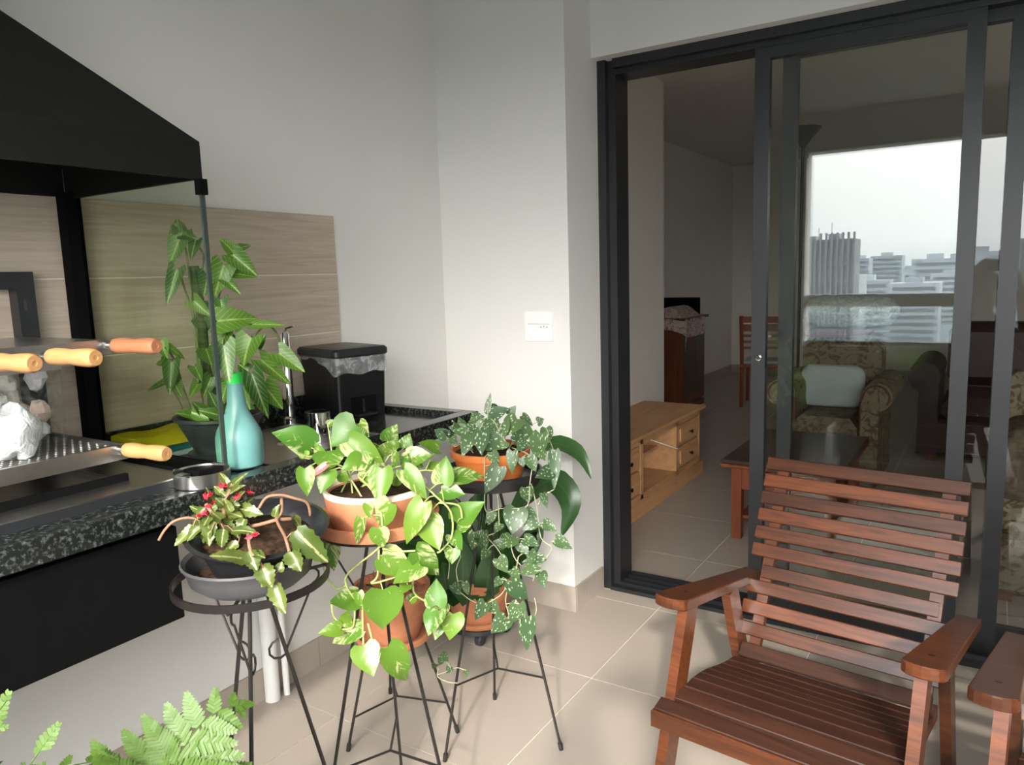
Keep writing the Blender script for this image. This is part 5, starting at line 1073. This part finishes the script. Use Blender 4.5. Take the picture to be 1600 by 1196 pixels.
q = MB()
for k in range(4): q.box(-38 + k * 4.2, -36 + k * 4.2, -156, -152, 6.6, 7.4 + .3 * (k % 2))
part('roof_plant', q, WIN, tw)
rg = random.Random(17)
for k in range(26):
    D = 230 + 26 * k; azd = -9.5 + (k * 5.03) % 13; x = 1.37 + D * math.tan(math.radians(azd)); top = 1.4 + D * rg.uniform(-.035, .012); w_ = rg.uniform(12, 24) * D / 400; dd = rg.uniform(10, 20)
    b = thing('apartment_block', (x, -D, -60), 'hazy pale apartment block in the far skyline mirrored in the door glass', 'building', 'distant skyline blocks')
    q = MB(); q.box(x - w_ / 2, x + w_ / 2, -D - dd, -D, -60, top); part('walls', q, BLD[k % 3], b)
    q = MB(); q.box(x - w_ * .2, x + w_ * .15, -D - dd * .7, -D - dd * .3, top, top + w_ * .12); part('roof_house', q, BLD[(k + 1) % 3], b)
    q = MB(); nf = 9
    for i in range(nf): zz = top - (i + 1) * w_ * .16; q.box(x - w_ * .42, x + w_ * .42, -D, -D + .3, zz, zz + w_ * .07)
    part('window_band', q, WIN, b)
nb = thing('neighbour_building', (9, -40, -60), 'near grey-green building mirrored at the right edge of the door', 'building')
q = MB(); q.box(2.3, 16, -60, -38, -60, 2.4); part('facade', q, plain('grey_green_render', (.20, .22, .20), .85, var=.06, scale=.3), nb)
for k in range(4): q = MB(); q.box(2.3 + k * 3.0, 2.3 + k * 3.0 + .12, -38, -37.85, -60, 2.4); part('joint', q, WIN, nb)
for k in range(10): q = MB(); q.box(2.3, 16, -38, -37.9, 1.4 - k * 3.0, 1.52 - k * 3.0); part('joint', q, WIN, nb)

# ================================================================== THE PHOTOGRAPHER (mirrored in the door glass)
q = MB(); q.lathe([(0, .43), (.17, .43), (.175, .45), (.17, .47), (0, .47)], c=(1.36, -2.98, 0), n=24)
sto = thing('stool', (1.36, -2.98, 0), 'round dark wooden stool under the seated photographer', 'stool'); part('seat', q, MT['darkwood'], sto, smooth=True)
for k in range(4):
    a = PI / 4 + k * PI / 2; q = MB(); q.tube([(1.36 + .16 * math.cos(a), -2.98 + .14 * math.sin(a), 0), (1.36 + .11 * math.cos(a), -2.98 + .11 * math.sin(a), .435)], .014, 8); part('leg', q, MT['darkwood'], sto, smooth=True)
SKV = []; SKE = []; SKR = []
def sk(p, r, par=None):
    SKV.append(p); SKR.append(r)
    if par is not None: SKE.append((par, len(SKV) - 1))
    return len(SKV) - 1
pel = sk((1.36, -2.97, .57), .135); ab = sk((1.355, -2.96, .72), .125, pel); ch = sk((1.345, -2.92, .92), .135, ab); sh = sk((1.335, -2.89, 1.03), .095, ch); nk = sk((1.33, -2.86, 1.12), .052, sh); h1 = sk((1.33, -2.835, 1.20), .070, nk); h2 = sk((1.33, -2.83, 1.28), .088, h1); h3 = sk((1.33, -2.84, 1.35), .070, h2)
ns = sk((1.332, -2.745, 1.265), .013, h2)
HANDS = []
for sg, hx, hz in ((1, 1.455, 1.385), (-1, 1.285, 1.335)):
    ao = .27 if sg > 0 else .155
    s0 = sk((1.335 + sg * .14, -2.90, 1.00), .058, sh); el = sk((1.345 + sg * ao, -2.80, .80), .044, s0); mid = sk((1.35 + sg * (ao - .06), -2.70, 1.08), .040, el); wr = sk((hx + sg * .035, -2.655, hz - .07), .026, mid); pa = sk((hx, -2.640, hz), .030, wr); HANDS.append((hx, hz))
    for f in range(4):
        b_ = sk((hx - sg * .012, -2.632, hz + .026 - f * .017), .0095, pa); c_ = sk((hx - sg * .038, -2.622, hz + .044 - f * .018), .0085, b_); sk((hx - sg * .055, -2.632, hz + .048 - f * .018), .0075, c_)
    tb_ = sk((hx + sg * .004, -2.628, hz - .034), .0105, pa); sk((hx - sg * .024, -2.640, hz - .044), .009, tb_)
    hp = sk((1.36 + sg * .10, -2.93, .54), .095, pel); kn = sk((1.36 + sg * .16, -2.60, .50), .066, hp); an = sk((1.36 + sg * .15, -2.62, .09), .042, kn); sk((1.36 + sg * .16, -2.50, .045), .036, an)
me = bpy.data.meshes.new('person'); me.from_pydata(SKV, SKE, []); tmp = bpy.data.objects.new('person_build', me); COL.objects.link(tmp)
md = tmp.modifiers.new('skin', 'SKIN'); md.use_smooth_shade = True; sub = tmp.modifiers.new('sub', 'SUBSURF'); sub.levels = 2; sub.render_levels = 2
for i, v in enumerate(me.skin_vertices[0].data): v.radius = (SKR[i], SKR[i] * (.72 if i in (ab, ch, sh) else 1)); v.use_root = (i == pel)
dg = bpy.context.evaluated_depsgraph_get(); me2 = bpy.data.meshes.new_from_object(tmp.evaluated_get(dg)); bpy.data.objects.remove(tmp)
for m_ in (plain('dark_maroon_shirt', (.035, .012, .014), .9, spec=.1), plain('skin_tone', (.42, .25, .18), .55), plain('dark_trousers', (.02, .02, .026), .9, spec=.1)): me2.materials.append(m_)
for p in me2.polygons:
    c = p.center; p.use_smooth = True; hd = c.z > 1.115 and math.hypot(c.x - 1.33, c.y + 2.83) < .14; hn = any(math.hypot(math.hypot(c.x - hx, c.z - hz), c.y + 2.64) < .085 for hx, hz in HANDS)
    p.material_index = 1 if (hd or hn) else (2 if c.z < .62 else 1 * 0)
for v in me2.vertices:
    if v.co.z > .6 and not any(math.hypot(v.co.x - hx, v.co.z - hz) < .11 and v.co.y > -2.72 for hx, hz in HANDS): v.co.z -= .10 * min(1, (v.co.z - .6) / .35) * (1 if v.co.y < -2.74 else max(0, min(1, (-2.66 - v.co.y) / .08)))
off = Vector((1.36, -2.97, 0)); me2.transform(Matrix.Translation(-off)); person = bpy.data.objects.new('person', me2); COL.objects.link(person); person.location = off; LOC['person'] = off
tag(person, 'seated person in a dark shirt holding up a phone, mirrored in the door glass', 'person')
q = MB(); blob(q, (1.33, -2.865, 1.225), .098, random.Random(2), n=18, m=12, j=.05, sz=1.0); part('hair', q, plain('dark_brown_hair', (.02, .012, .008), .6, var=.3, scale=80), person, smooth=True)
pc_ = CAM - RZ * .016; q = MB(); m_ = Matrix.Identity(4)
for i in range(3): m_[i][0] = RX[i]; m_[i][1] = RY[i]; m_[i][2] = RZ[i]; m_[i][3] = pc_[i]
q.box(-.075, .075, -.058, .018, -.004, .004, mat=m_, bev=.001); solo('phone', q, MT['blackplastic'], tuple(pc_), 'dark phone held up by the seated person, mirrored in the door glass', 'phone')
